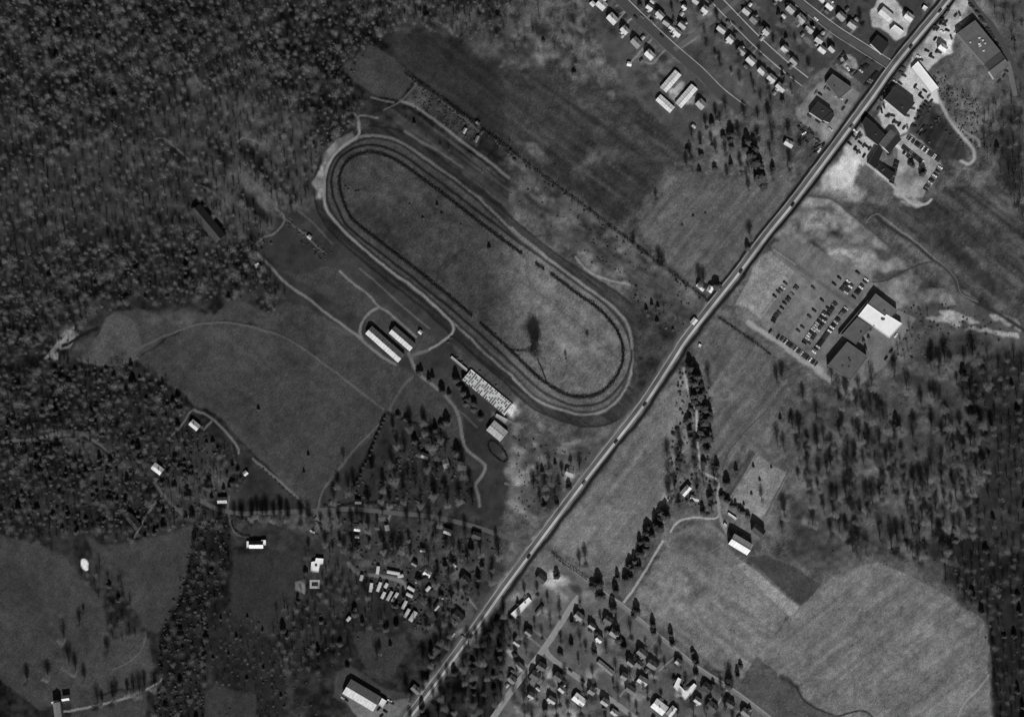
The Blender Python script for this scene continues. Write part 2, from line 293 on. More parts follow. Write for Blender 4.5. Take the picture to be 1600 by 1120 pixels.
# light path round the track
line('dirt_path', [(560,186),(560,200),(559,212),(535,230),(518,250),(508,275),(507,318),(521,344),(545,368),(578,398),(617,428),(652,453),(688,485),(704,502),(708,518),(690,535),(668,548)], 108, 3.8)
line('dirt_path', [(545,176),(555,178),(560,188),(563,180),(590,184)], 82, 3)
line('dirt_path', [(559,213),(592,213),(626,223),(662,247),(707,278)], 84, 3)
line('dirt_path', [(800,356),(862,408),(920,450),(960,481),(982,511),(987,545)], 104, 3)
line('dirt_path', [(800,590),(827,616),(852,631),(880,641),(912,648),(945,640),(970,620)], 112, 2.6)
line('dirt_path', [(900,402),(920,424),(950,437),(985,446)], 118, 3)
line('dirt_path', [(440,305),(470,332),(500,360),(520,382)], 72, 2)
line('dirt_path', [(562,420),(600,452),(640,488),(672,513)], 82, 2.2)
line('dirt_path', [(442,340),(470,362),(508,398)], 80, 2.6)
line('dirt_path', [(400,382),(412,370),(428,365),(441,350),(444,338),(430,325)], 84, 3)
line('dirt_path', [(400,395),(425,420),(450,445),(485,470),(520,497),(555,522),(572,538),(595,556),(618,570)], 98, 4)
line('dirt_path', [(531,424),(545,438),(570,457),(592,478),(612,492),(650,526)], 98, 3)
line('dirt_path', [(592,480),(578,488),(566,505),(563,520),(568,535)], 96, 4)
line('dirt_path', [(640,552),(650,580),(675,600),(700,622),(715,645),(722,680),(728,700),(745,715),(758,728),(752,745),(743,758),(748,775),(750,790)], 92, 5)
line('dirt_path', [(668,548),(655,552),(642,556)], 80, 5)
line('dirt_path', [(645,590),(630,605),(612,632),(610,640)], 72, 4)
line('dirt_path', [(715,640),(730,652),(745,668)], 70, 2.5)
line('dirt_path', [(120,560),(150,568),(185,570),(215,560)], 78, 2)
line('dirt_path', [(220,542),(260,524),(300,510),(335,504),(370,506),(410,516),(450,530),(490,556),(545,598),(600,640)], 76, 3)
line('dirt_path', [(603,650),(590,665),(565,690),(540,720),(512,755),(500,780),(497,796)], 76, 3)
line('dirt_path', [(305,641),(322,648),(345,667),(365,690),(372,700),(373,708)], 92, 3.5)
line('dirt_path', [(395,716),(420,738),(450,763),(482,793)], 88, 3.6)
line('dirt_path', [(268,680),(288,660),(295,645),(305,638)], 82, 2.6)
line('dirt_path', [(318,672),(330,658)], 84, 3)
line('dirt_path', [(250,775),(240,790),(225,812),(210,840)], 88, 3.5)
line('dirt_path', [(240,755),(255,772),(275,795),(300,812)], 72, 5)
line('dirt_path', [(358,775),(357,800),(366,830),(380,837),(390,837)], 74, 3)
line('dirt_path', [(100,1112),(140,1104),(180,1094),(222,1080),(246,1068),(252,1060)], 108, 3.6)
line('dirt_path', [(176,1046),(200,1034),(220,1015),(228,990)], 72, 2)
line('dirt_path', [(648,714),(640,735),(630,755),(622,795)], 76, 2.6)
line('dirt_path', [(668,765),(655,780),(648,795)], 86, 2.6)
line('dirt_path', [(610,802),(605,820)], 86, 3.5)
line('dirt_path', [(545,880),(560,895),(580,898),(610,903),(630,910),(632,925),(628,935)], 92, 6, soft=4)
blob(567,885,10,14,88); blob(480,815,30,16,78); blob(515,820,20,20,80)
line('dirt_path', [(372,222),(380,216),(392,218),(408,226)], 92, 2)
line('dirt_path', [(244,217),(256,216),(268,225),(280,236),(296,252)], 88, 2.5)
line('dirt_path', [(312,290),(330,298),(360,325)], 76, 2)
# dirt lane of the farm on the right
line('farm_lane', [(1068,575),(1074,605),(1082,620),(1088,640),(1090,690),(1094,730),(1102,740),(1118,748),(1122,760),(1121,780),(1124,798),(1118,810),(1085,808),(1060,815),(1048,830)], 150, 3.2)
line('farm_lane', [(1036,845),(1022,868),(1000,905),(974,942)], 150, 3.6)
line('farm_lane', [(1121,765),(1124,800),(1130,820),(1140,838)], 126, 5)
line('dirt_path', [(1200,640),(1170,668),(1140,704),(1128,735)], 58, 1.6)
line('dirt_path', [(1232,736),(1212,772),(1196,806)], 64, 2)
line('dirt_path', [(1182,708),(1150,765),(1134,786)], 100, 2)
# creek of the right hand side
line('stream', [(1365,335),(1385,352),(1420,374),(1445,395),(1475,418),(1492,435),(1502,458),(1530,475),(1560,490),(1600,515),(1640,530)], 46, 5, soft=4)
line('stream_bank', [(1372,334),(1395,352),(1424,373),(1450,394),(1462,405)], 118, 1.8)
line('stream_bank', [(1462,405),(1480,420),(1494,436),(1503,460),(1528,472)], 104, 1.6)
line('stream_bank', [(1320,390),(1335,370),(1352,350),(1362,338),(1372,334)], 112, 1.8)
line('stream', [(1360,440),(1385,438),(1410,425),(1440,412),(1460,408)], 58, 2.6)
line('stream', [(1262,305),(1300,312),(1330,335),(1352,352),(1395,388)], 70, 4, soft=3)
line('dirt_path', [(1458,136),(1470,162),(1485,190),(1505,215),(1520,232),(1522,248),(1512,256),(1502,252)], 140, 5, soft=4)
line('dirt_path', [(1485,186),(1505,205),(1528,218),(1530,228)], 112, 3)
line('dirt_path', [(1278,655),(1320,690),(1360,720),(1400,760)], 84, 3, soft=3)
line('dirt_path', [(1478,1195),(1500,1110),(1530,1075),(1545,1055)], 116, 3)
line('dirt_path', [(790,655),(812,668),(840,688),(870,695),(888,692)], 100, 2.5)
line('dirt_path', [(790,755),(815,765),(835,782),(850,800)], 104, 4)
line('dirt_path', [(832,740),(831,760),(828,775)], 124, 3)
# land left of the highway below the track
poly('rough_grass', [(800,665),(860,690),(900,700),(935,690),(965,670),(920,735),(850,825),(800,800),(790,740)], 76, soft=6, nb=.15, nm=.22, ns=.18, rough=.6)
for (x, y, rx, ry, t, a) in [(815,745,18,9,132,-15),(830,735,12,8,128,0),(800,730,12,16,104,0),(820,800,34,9,112,32),(880,705,14,6,112,30),(905,690,26,7,98,-15),(848,715,10,9,110,0),(890,745,12,14,116,0),(860,775,20,18,58,0),(850,740,10,20,50,60),(800,642,9,14,200,0),(790,628,10,6,120,40),(806,668,10,7,112,0),(780,655,16,5,96,40),(812,700,12,6,104,20),(808,716,10,9,96,0),(845,668,10,6,96,20),(868,672,14,5,100,10),(838,693,5,4,112,0)]: blob(x, y, rx, ry, t, a)
poly('rough_grass', [(985,462),(1020,490),(1060,520),(1078,512),(1062,545),(1030,592),(1000,630),(985,640),(992,590),(996,548),(990,505)], 58, soft=6, nb=.14, nm=.24, ns=.22, gr=.1)
poly('ground', [(700,1030),(745,980),(790,930),(800,1000),(790,1090),(740,1195),(600,1195),(660,1110)], 40, soft=8, nb=.1, nm=.22, ns=.2, rough=1)
poly('ground', [(605,668),(690,660),(735,745),(740,785),(690,796),(505,788),(562,748)], 46, soft=8, nb=.12, nm=.2, ns=.18, rough=1)
poly('ground', [(545,905),(640,930),(655,975),(610,992),(580,980),(552,990),(545,960)], 38, soft=8, nb=.12, nm=.2, ns=.18, rough=1)
blob(1500,400,60,10,46,38); blob(1460,350,60,10,50,38); blob(1540,440,50,10,52,38); blob(1560,380,60,8,70,40); blob(1590,330,40,6,84,45)
# ---- yards and sealed ground (no warp: made by people)
def lot(label, pts, tone, **k):
    k.setdefault('soft', 3); k.setdefault('warp', 3.5 if label == 'dealer_lot' else 1.5); poly(label, pts, tone, rough=.05, nb=.07, nm=.1, ns=.1, **k)
lot('yard', [(900,-75),(1230,-75),(1300,70),(1262,130),(1200,180),(1130,150),(1075,228),(985,145),(930,60)], 72, soft=8)
lot('yard', [(1200,-75),(1450,-75),(1440,40),(1380,105),(1320,80),(1270,120),(1200,60)], 62, soft=6)
for (x, y, rx, ry, t) in [(1095,30,26,16,84),(1080,60,16,10,100),(1030,100,22,30,80),(1020,110,16,18,88),(1100,95,24,14,66),(1235,50,10,30,74),(1205,75,16,16,66),(1215,95,22,8,84),(1055,145,20,26,70),(1270,60,10,30,66),(1230,90,14,10,80),(1100,165,14,12,74),(1175,60,14,20,64),(940,40,30,20,56),(1165,95,14,10,50)]: blob(x, y, rx, ry, t, warp=3)
blob(1056,150,12,9,150,40,soft=5,warp=2); blob(1062,138,6,12,140,40,soft=4,warp=2); blob(1080,160,6,8,130,0,soft=4); blob(1075,165,8,6,150)
lot('ball_field', [(1122,120),(1150,100),(1198,155),(1195,172),(1172,168)], 82, soft=2, warp=.5)
lot('yard', [(860,870),(905,890),(960,930),(1050,1005),(1120,1060),(1195,1120),(1210,1195),(780,1195),(790,930)], 86, soft=6)
for (x, y, rx, ry, t) in [(868,908,20,12,150),(855,890,16,8,112),(905,975,20,16,84),(930,965,16,12,84),(880,1000,14,14,74),(870,1110,60,20,104),(830,1075,10,10,110),(820,1100,14,16,86),(855,1075,14,10,110),(825,930,10,14,120),(815,1000,16,14,80),(945,1045,22,6,104),(1000,1085,30,10,98),(1060,1050,26,16,76),(1010,1045,14,10,60),(965,1015,24,14,62),(1170,1100,10,10,90),(985,1015,10,10,62)]: blob(x, y, rx, ry, t, warp=3)
for k in range(120):
    x, y = rng.uniform(800, 1190), rng.uniform(890, 1130)
    if y > 880 + (x-900)*.8: blob(x, y, rng.uniform(5, 14), rng.uniform(4, 9), rng.choice([40, 54, 66, 84, 104, 130, 160]), 38, alpha=.65, warp=3)
for k in range(130):
    x, y = rng.uniform(930, 1360), rng.uniform(-20, 180)
    if y < 150 + (1080-x)*.0 and not (1120 < x < 1200 and y > 95): blob(x, y, rng.uniform(4, 12), rng.uniform(4, 8), rng.choice([34, 46, 60, 78, 100, 128]), 41, alpha=.6, warp=3)
lot('yard_light', [(700,930),(718,915),(738,935),(742,960),(735,1000),(715,985),(700,960)], 78, soft=8)
blob(722,990,14,8,118); blob(705,895,14,14,78); blob(690,985,14,10,72); blob(673,978,8,5,100); blob(660,980,8,20,66)
lot('yard_light', [(470,907),(477,912),(476,928),(461,922),(461,910)], 108, soft=2)
lot('pavement_lot', [(525,1050),(548,1040),(600,1075),(640,1085),(660,1100),(640,1125),(600,1130),(520,1088)], 62, soft=4)
lot('pavement_lot', [(598,1098),(640,1090),(650,1115),(620,1140),(560,1120),(530,1085),(540,1080),(580,1105)], 100, soft=3)
for k in range(45): blob(rng.uniform(800, 935), rng.uniform(-10, 110), rng.uniform(5, 16), rng.uniform(4, 10), float(rng.choice([34, 44, 56, 78, 92])), rng.uniform(0, 90), alpha=.55)
for k in range(50):
    t_ = rng.random(); blob(800+t_*280+rng.normal(0, 14), 262+t_*210+rng.normal(0, 14), rng.uniform(4, 12), rng.uniform(3, 7), float(rng.choice([36, 48, 60, 90, 112])), 37, alpha=.55, warp=3)
# auto dealers
lot('dealer_lot', [(1452,20),(1490,-75),(1520,-75),(1516,0),(1498,48),(1492,56),(1490,70),(1470,90),(1450,115),(1434,96),(1428,82)], 162, soft=4)
blob(1475,75,12,11,210,0,soft=6); blob(1500,20,16,16,150); blob(1440,75,14,10,132)
lot('dealer_lot', [(1427,86),(1434,96),(1466,140),(1468,165),(1440,160),(1430,186),(1415,205),(1392,215),(1370,180),(1400,132),(1420,110)], 176, soft=4)
lot('dealer_lot', [(1336,195),(1362,210),(1382,228),(1356,250),(1350,262),(1318,230)], 158, soft=3)
lot('dealer_lot', [(1320,228),(1332,234),(1346,248),(1345,268),(1330,290),(1308,300),(1290,285)], 178, soft=7, warp=5)
lot('dealer_lot', [(1404,214),(1420,208),(1468,246),(1474,262),(1440,308),(1424,312),(1402,294),(1394,280),(1400,245)], 142, soft=4)
blob(1420,240,40,5,170,36,soft=5); blob(1462,260,6,14,150,20,soft=5); blob(1425,275,16,14,94); blob(1428,318,20,4,140,20,soft=4); blob(1405,300,10,6,150)
line('dirt_path', [(1345,250),(1362,262),(1385,280),(1400,295),(1425,318),(1445,320),(1455,312)], 138, 4)
lot('dealer_lot', [(1372,0),(1395,0),(1415,20),(1425,30),(1415,55),(1400,65),(1382,50),(1362,38),(1360,18)], 168, soft=4)
lot('pavement_lot', [(1325,72),(1382,104),(1358,140),(1330,118),(1312,108),(1300,100)], 64, soft=2, warp=.5)
blob(1328,98,10,10,168,40,soft=5); blob(1318,112,18,4,130,38,soft=4)
lot('pavement_lot', [(1282,128),(1300,120),(1350,150),(1300,215),(1270,205),(1242,180),(1262,150)], 118, soft=4)
blob(1255,180,12,10,126); blob(1285,205,10,12,116)
lot('yard', [(1262,-75),(1330,-20),(1360,10),(1362,50),(1380,85),(1340,60),(1290,10)], 66, soft=5)
# shop car park
lot('car_park', [(1205,384),(1210,378),(1268,381),(1312,410),(1362,440),(1402,484),(1432,497),(1415,520),(1385,570),(1340,604),(1325,615),(1290,588),(1190,508),(1189,492),(1240,424),(1208,398)], 106, soft=1.2, warp=0)
line('bare_ground', [(1168,506),(1205,528),(1250,560),(1300,595),(1330,620)], 142, 9, soft=6, warp=3)
line('concrete_strip', [(1290,578),(1310,592),(1328,608)], 120, 3)
line('car_park', [(1208,388),(1245,416),(1290,448),(1338,482)], 92, 7)
line('concrete_strip', [(1208,390),(1225,402),(1242,414)], 136, 2)
line('bare_ground', [(1240,424),(1215,460),(1190,495)], 130, 2)
line('bare_ground', [(1268,382),(1252,408)], 132, 1.5)
# driveways
for pts in [[(986,97),(1000,82),(1018,62)],[(1008,97),(1020,100),(1030,88),(1042,76)],[(962,10),(968,7)],[(969,22),(975,18)],[(982,33),(990,28)],[(1062,75),(1070,72),(1085,62)],[(1055,75),(1100,42)],[(1010,30),(1016,24)],[(1020,44),(1028,36)],[(1340,42),(1333,50)],[(1292,14),(1284,17)],[(1303,28),(1298,32)],[(1095,1062),(1104,1075)],[(1055,1025),(1030,1048)],[(1190,110),(1184,120)],[(1222,78),(1214,86)],[(845,1052),(857,1042)],[(838,1070),(852,1058)],[(1010,1000),(1000,1020)],[(1085,1060),(1092,1050)],[(820,990),(846,1011)],[(720,920),(755,963)],[(1150,1110),(1168,1118)]]:
    line('driveway', pts, 122, 2.2, soft=2, warp=.5)
_ST = [[(925,-45),(970,0),(1007,36),(1050,76),(1092,112),(1125,145),(1160,172)], [(1070,-50),(1110,-10),(1137,18),(1180,62),(1220,98),(1258,128)], [(1205,-40),(1245,0),(1272,22),(1305,47),(1325,60),(1355,79),(1388,100)], [(900,893),(940,924),(975,948),(1025,990),(1060,1018),(1092,1044),(1145,1078),(1197,1117)], [(893,947),(850,1013),(800,1078),(770,1122)], [(862,1028),(910,1063),(960,1097),(1000,1127)]]
for hx_, hy_ in [(940,9),(957,31),(976,49),(994,68),(1015,13),(1031,25),(1058,53),(1101,17),(1127,47),(1141,63),(1158,81),(1173,96),(1190,112),(1205,124),(1166,19),(1178,32),(1197,51),(1226,78),(1240,97),(1235,16),(1251,31),(1264,47),(1279,64),(1296,11),(1314,27),(1331,40),(960,988),(936,997),(1003,1019),(1019,1037),(1004,1062),(846,1040),(836,1054),(872,1056),(905,962),(925,977),(826,987),(812,1040),(925,1078),(945,1095),(985,1076),(1090,1093),(1140,1098),(1060,1033),(905,1092),(1112,1103),(1104,1073)]:
    best = None
    for st in _ST:
        for a_, b_ in zip(st[:-1], st[1:]):
            dx, dy = b_[0]-a_[0], b_[1]-a_[1]; t_ = max(0, min(1, ((hx_-a_[0])*dx+(hy_-a_[1])*dy)/(dx*dx+dy*dy))); q_ = (a_[0]+t_*dx, a_[1]+t_*dy); d_ = math.hypot(q_[0]-hx_, q_[1]-hy_)
            if best is None or d_ < best[0]: best = (d_, q_, (dx/math.hypot(dx, dy), dy/math.hypot(dx, dy)))
    d_, q_, u_ = best
    if d_ < 45:
        o_ = rng.choice([-6, 6]); line('driveway', [(hx_+u_[0]*o_, hy_+u_[1]*o_), (q_[0]+u_[0]*o_, q_[1]+u_[1]*o_)], float(rng.choice([84, 100, 118, 134])), float(rng.uniform(1.6, 2.6)), soft=2, warp=.5)
    blob(hx_+rng.normal(0, 4), hy_+rng.normal(0, 4), 10, 8, float(rng.choice([44, 56, 76, 96])), alpha=.5, warp=3)
# verge and ditch of the highway, with added dark lines
ROAD = [(1520,-50),(1472,10),(1430,60),(1395,103),(1364,147),(1316,212),(1274,268),(1236,318),(1197,366),(1155,422),(1112,476),(1070,530),(1052,558),(1005,630),(960,688),(910,752),(850,832),(802,896),(780,926),(745,976),(695,1044),(647,1108),(590,1180)]
def shift(pts, d):
    P = cat(pts, 4); out = []
    for i in range(len(P)):
        a, b = P[max(i - 1, 0)], P[min(i + 1, len(P) - 1)]; dx, dy = b[0] - a[0], b[1] - a[1]; L = math.hypot(dx, dy) + 1e-9
        out.append((P[i][0] - dy / L * d, P[i][1] + dx / L * d))
    return out
line('road_verge', ROAD, 74, 26, soft=6, warp=2)
line('road_verge', ROAD, 104, 17, soft=4, warp=2.5, nm=.2, ns=.2)
line('road_verge', shift(ROAD[9:19], -10), 32, 6, soft=4, warp=1.5)
line('road_verge', shift(ROAD[:10], -9), 24, 4.5, soft=2, warp=1)  # added dark line along an inked boundary, ditch here is made up
line('road_verge', shift(ROAD[:11], 9), 28, 4, soft=2, warp=1)  # same on the other side, dark line added without a ditch
TONE = np.clip(TONE, 14, 235)
NAMES = {'ground': ('leaf littered brown forest floor under the bare woods', 'ground'), 'rough_grass': ('rough weedy grassland with pale bare patches', 'grassland'), 'pasture': ('smooth mown pastures between the hedgerows', 'pasture'), 'meadow': ('small grassy meadows around the stables and lanes', 'meadow'), 'crop_field': ('dark ploughed fields above the oval race track', 'field'), 'hay_field': ('large pale hay fields beside the toll road', 'field'), 'paddock': ('pale bare paddock above the white barn', 'paddock'), 'plowed_strip': ('dark ploughed strips beside the white barn', 'field'), 'stubble_strip': ('pale stubble strip below the white barn', 'field'), 'bare_ground': ('pale bare scraped soil around the shop car park', 'soil'), 'white_patch': ('small plain white patch between two pastures', 'patch'), 'race_track': ('grey dirt oval of the horse race track', 'race track'), 'infield_grass': ('grass infield inside the oval race track', 'lawn'), 'dirt_path': ('pale narrow dirt lanes winding across fields and yards', 'dirt path'), 'farm_lane': ('pale farm lane leading to the white barn', 'lane'), 'stream': ('dark narrow stream beds crossing the fields', 'stream'), 'stream_bank': ('pale sandy stream bank beside the dark field', 'stream bank'), 'yard': ('grassy house yards of the suburban streets', 'yard'), 'yard_light': ('worn gravelly yards among the trees', 'yard'), 'ball_field': ('plain mown playing field beside the suburban street', 'playing field'), 'pavement_lot': ('dark asphalt forecourts beside the shops', 'forecourt'), 'dealer_lot': ('bright gravel sales lots full of cars', 'car lot'), 'car_park': ('grey asphalt car park of the white roofed shop', 'car park'), 'concrete_strip': ('pale concrete strips at the car park', 'pavement'), 'driveway': ('pale concrete driveways of the houses', 'driveway'), 'road_verge': ('dark ditch, verge and added dark lines along the straight highway', 'verge')}
# ground material: per-vertex earth colour with fine grain
gm = bpy.data.materials.new('earth'); gm.use_nodes = True
n = gm.node_tree.nodes; l = gm.node_tree.links; b = n['Principled BSDF']; b.inputs['Roughness'].default_value = 1; b.inputs['Specular IOR Level'].default_value = 0
at = n.new('ShaderNodeAttribute'); at.attribute_name = 'tone'
tc = n.new('ShaderNodeTexCoord'); nz = n.new('ShaderNodeTexNoise'); nz.inputs['Scale'].default_value = .9; nz.inputs['Detail'].default_value = 3
l.new(tc.outputs['Object'], nz.inputs['Vector'])
mr = n.new('ShaderNodeMapRange'); mr.inputs['From Min'].default_value = .3; mr.inputs['From Max'].default_value = .7; mr.inputs['To Min'].default_value = .72; mr.inputs['To Max'].default_value = 1.28
mm = n.new('ShaderNodeMath'); mm.operation = 'MULTIPLY'
l.new(nz.outputs['Fac'], mr.inputs['Value']); l.new(mr.outputs['Result'], mm.inputs[0]); l.new(at.outputs['Fac'], mm.inputs[1]); l.new(mm.outputs[0], b.inputs['Base Color'])
ALB = np.minimum(.85, lin(TONE) / KLIGHT)
ZG = ROUGH * (0.10 * NS + 0.05 * GR) * .6 - .06 * ROUGH
wx = (X - CX0) * PX; wy = (CY0 - Y) * PX
ny, nx = X.shape
fl = LAB[:-1, :-1].ravel()
idx = np.arange(nx * ny).reshape(ny, nx)
quads = np.stack([idx[1:, :-1], idx[1:, 1:], idx[:-1, 1:], idx[:-1, :-1]], -1).reshape(-1, 4)
co = np.stack([wx, wy, ZG], -1).reshape(-1, 3); AR = ALB.ravel()
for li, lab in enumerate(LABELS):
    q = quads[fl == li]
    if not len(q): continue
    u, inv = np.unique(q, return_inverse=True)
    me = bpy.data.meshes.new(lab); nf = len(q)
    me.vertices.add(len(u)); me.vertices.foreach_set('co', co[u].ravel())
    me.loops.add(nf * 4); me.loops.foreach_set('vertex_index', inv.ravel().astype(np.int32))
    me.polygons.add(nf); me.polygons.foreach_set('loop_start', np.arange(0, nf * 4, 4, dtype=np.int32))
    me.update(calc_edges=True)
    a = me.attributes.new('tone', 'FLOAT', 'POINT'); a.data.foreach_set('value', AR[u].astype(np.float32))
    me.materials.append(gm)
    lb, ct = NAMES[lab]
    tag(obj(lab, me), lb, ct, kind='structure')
# the country going on beyond, to the horizon
hx0, hy0 = W(gx[0] + 1, gy[0] + 1); hx1, hy1 = W(gx[-1] - 1, gy[-1] - 1); R = 12000
vo = [(-R, R, -.3), (R, R, -.3), (R, -R, -.3), (-R, -R, -.3), (hx0, hy0, -.3), (hx1, hy0, -.3), (hx1, hy1, -.3), (hx0, hy1, -.3)]
far = mesh('terrain', vo, [(0, 4, 5, 1), (1, 5, 6, 2), (2, 6, 7, 3), (3, 7, 4, 0)], [mat('far_country', .05, .5, .01, 1)])
tag(obj('terrain', far), 'wooded farm country stretching on around the fields', 'terrain', kind='structure')

BLOCK = np.zeros(X.shape, bool)
for nm_ in ('stream_bank','dirt_path','farm_lane','car_park','dealer_lot','pavement_lot','driveway','race_track','infield_grass','stream'):
    if nm_ in LABELS: BLOCK |= LAB == LABELS.index(nm_)
def block_poly(pts, pad=2):
    s = win(pts, pad + 4); x, y = X[s], Y[s]
    d = np.full(x.shape, 1e9)
    for i in range(len(pts)): d = np.minimum(d, seg_dist(x, y, pts[i], pts[(i + 1) % len(pts)]))
    BLOCK[s] |= inside(x, y, pts) | (d < pad)
def block_line(pts, w):
    s = win(pts, w + 4); x, y = X[s], Y[s]; d = np.full(x.shape, 1e9)
    for i in range(len(pts) - 1): d = np.minimum(d, seg_dist(x, y, pts[i], pts[i + 1]))
    BLOCK[s] |= d < w
def blocked(x, y):
    i = int(round((x - gx[0]) / STEP)); j = int(round((y - gy[0]) / STEP))
    return not (0 <= i < nx and 0 <= j < ny) or BLOCK[j, i]

# ------------------------------------------------------------------ roads
def ribbon(name, pts, width, tone, z, label=None, ct=None, parent=None, smooth_n=4, var=.12, scale=.25, th=.04):
    P = cat(pts, smooth_n) if smooth_n else pts
    vs = []; m = len(P)
    for i in range(m):
        a, b = P[max(i - 1, 0)], P[min(i + 1, m - 1)]; dx, dy = b[0] - a[0], b[1] - a[1]; L = math.hypot(dx, dy) + 1e-9
        ox, oy = -dy / L * width / 2, dx / L * width / 2
        p, q = W(P[i][0] + ox, P[i][1] + oy), W(P[i][0] - ox, P[i][1] - oy)
        vs += [(p[0], p[1], z), (q[0], q[1], z), (p[0], p[1], z - th), (q[0], q[1], z - th)]
    fs = []
    for i in range(m - 1):
        a, b = i * 4, i * 4 + 4
        fs += [(a, b, b + 1, a + 1), (a + 1, b + 1, b + 3, a + 3), (a + 2, b + 2, b, a)]
    fs += [(0, 1, 3, 2), (m * 4 - 4, m * 4 - 2, m * 4 - 1, m * 4 - 3)]
    o = obj(name, mesh(name, vs, fs, [mat('paving', alb(tone), var, scale, .95)]), parent)
    if label: tag(o, label, ct, kind='structure'); block_line(P, width / 2 + 2)
    return o
hw = ribbon('highway', ROAD, 13, 124, .12, 'straight two lane highway crossing the whole scene', 'road', th=.2)
ribbon('lane', shift(ROAD, 2.7), 4.0, 84, .16, parent=hw, smooth_n=0, var=.5, scale=.05)
ribbon('lane', shift(ROAD, -2.9), 3.8, 160, .16, parent=hw, smooth_n=0, var=.35, scale=.05)
ribbon('shoulder', shift(ROAD, 5.8), 1.1, 140, .16, parent=hw, smooth_n=0, var=.5, scale=.06)
ribbon('centre_line', shift(ROAD, -.1), .9, 46, .2, parent=hw, smooth_n=0)
ribbon('edge_line', shift(ROAD, -5.6), .8, 60, .16, parent=hw, smooth_n=0)
TOLL = [(868,872),(900,893),(940,924),(975,948),(1025,990),(1060,1018),(1092,1044),(1145,1078),(1197,1117),(1250,1160)]
tr = ribbon('road', TOLL, 8.5, 100, .1, 'narrow toll road running past the pale hay field', 'road', th=.2)
ribbon('lane', shift(TOLL, -2), 2.4, 128, .14, parent=tr, smooth_n=0)
ribbon('edge_line', shift(TOLL, 1.2), .6, 140, .14, parent=tr, smooth_n=0)
ribbon('road', [(845,850),(815,845),(788,838),(740,822),(675,807),(612,801),(550,795),(486,798),(430,800),(380,802),(340,795),(310,780)], 7, 80, .09, 'country road winding from the highway into the woods', 'road', th=.2)
az = ribbon('road', [(905,932),(893,947),(850,1013),(800,1078),(770,1122),(740,1165)], 9.5, 130, .1, 'pale side street running from toll road to the corner', 'road', th=.2)
ribbon('road', [(852,1012),(862,1028),(910,1063),(960,1097),(1000,1127),(1040,1160)], 8.5, 126, .14, 'curving residential drive among houses below the toll road', 'road', th=.2)
def kerbside(road, off, w=1.6, tone=140): ribbon('sidewalk', shift(road, off), w, tone, .16, parent=None, smooth_n=0, th=.16)
S1 = [(925,-45),(970,0),(1007,36),(1050,76),(1092,112),(1125,145),(1160,172)]
S2 = [(1070,-50),(1110,-10),(1137,18),(1180,62),(1220,98),(1258,128)]
S3 = [(1205,-40),(1245,0),(1272,22),(1305,47),(1325,60),(1355,79),(1388,100)]
def street(pts, w, tone, label, walks):
    s = ribbon('street', pts, w, tone, .1, label, 'road', th=.2)
    for o_, t_ in walks: ribbon('sidewalk', shift(pts, o_), 1.5, t_, .22, parent=s, smooth_n=0, th=.2, var=.3, scale=.12)
street(S1, 14, 66, 'wide dark asphalt street past the white roofed motel', [(-8.2, 140), (8.2, 84)])
street(S2, 12, 66, 'residential street with pale sidewalks and parked cars', [(-7.8, 156), (8.4, 150)])
street(S3, 10, 74, 'residential street joining the highway', [(-7, 146), (7.4, 116)])
ribbon('street', [(1054,78),(1078,60),(1100,43),(1135,16),(1160,-6),(1200,-40)], 8, 86, .14, 'short cross street linking two residential streets', 'road', th=.2)
ribbon('street', [(1500,-45),(1519,5),(1548,40),(1568,72),(1582,100),(1600,126),(1650,190)], 10, 66, .1, 'street passing the long warehouse beside the highway', 'road', th=.2)
ribbon('street', [(1574,96),(1580,120),(1586,150)], 8, 96, .14, 'worn alley behind the long warehouse', 'road', th=.2)

# ------------------------------------------------------------------ buildings
def box_faces(o): return [(o+0,o+3,o+2,o+1),(o+4,o+5,o+6,o+7),(o+0,o+1,o+5,o+4),(o+1,o+2,o+6,o+5),(o+2,o+3,o+7,o+6),(o+3,o+0,o+4,o+7)]
def box(x0, x1, y0, y1, z0, z1): return [(x0,y0,z0),(x1,y0,z0),(x1,y1,z0),(x0,y1,z0),(x0,y0,z1),(x1,y0,z1),(x1,y1,z1),(x0,y1,z1)]
def boxmesh(name, bs, m):
    v, f = [], []
    for b_ in bs: f += box_faces(len(v)); v += box(*b_)
    return mesh(name, v, f, [m])
def rect_px(cx, cy, L, Wd, ang):
    c, s = math.cos(math.radians(ang)), math.sin(math.radians(ang))
    return [(cx + a * c - b_ * s, cy + a * s + b_ * c) for a, b_ in ((-L/2,-Wd/2),(L/2,-Wd/2),(L/2,Wd/2),(-L/2,Wd/2))]
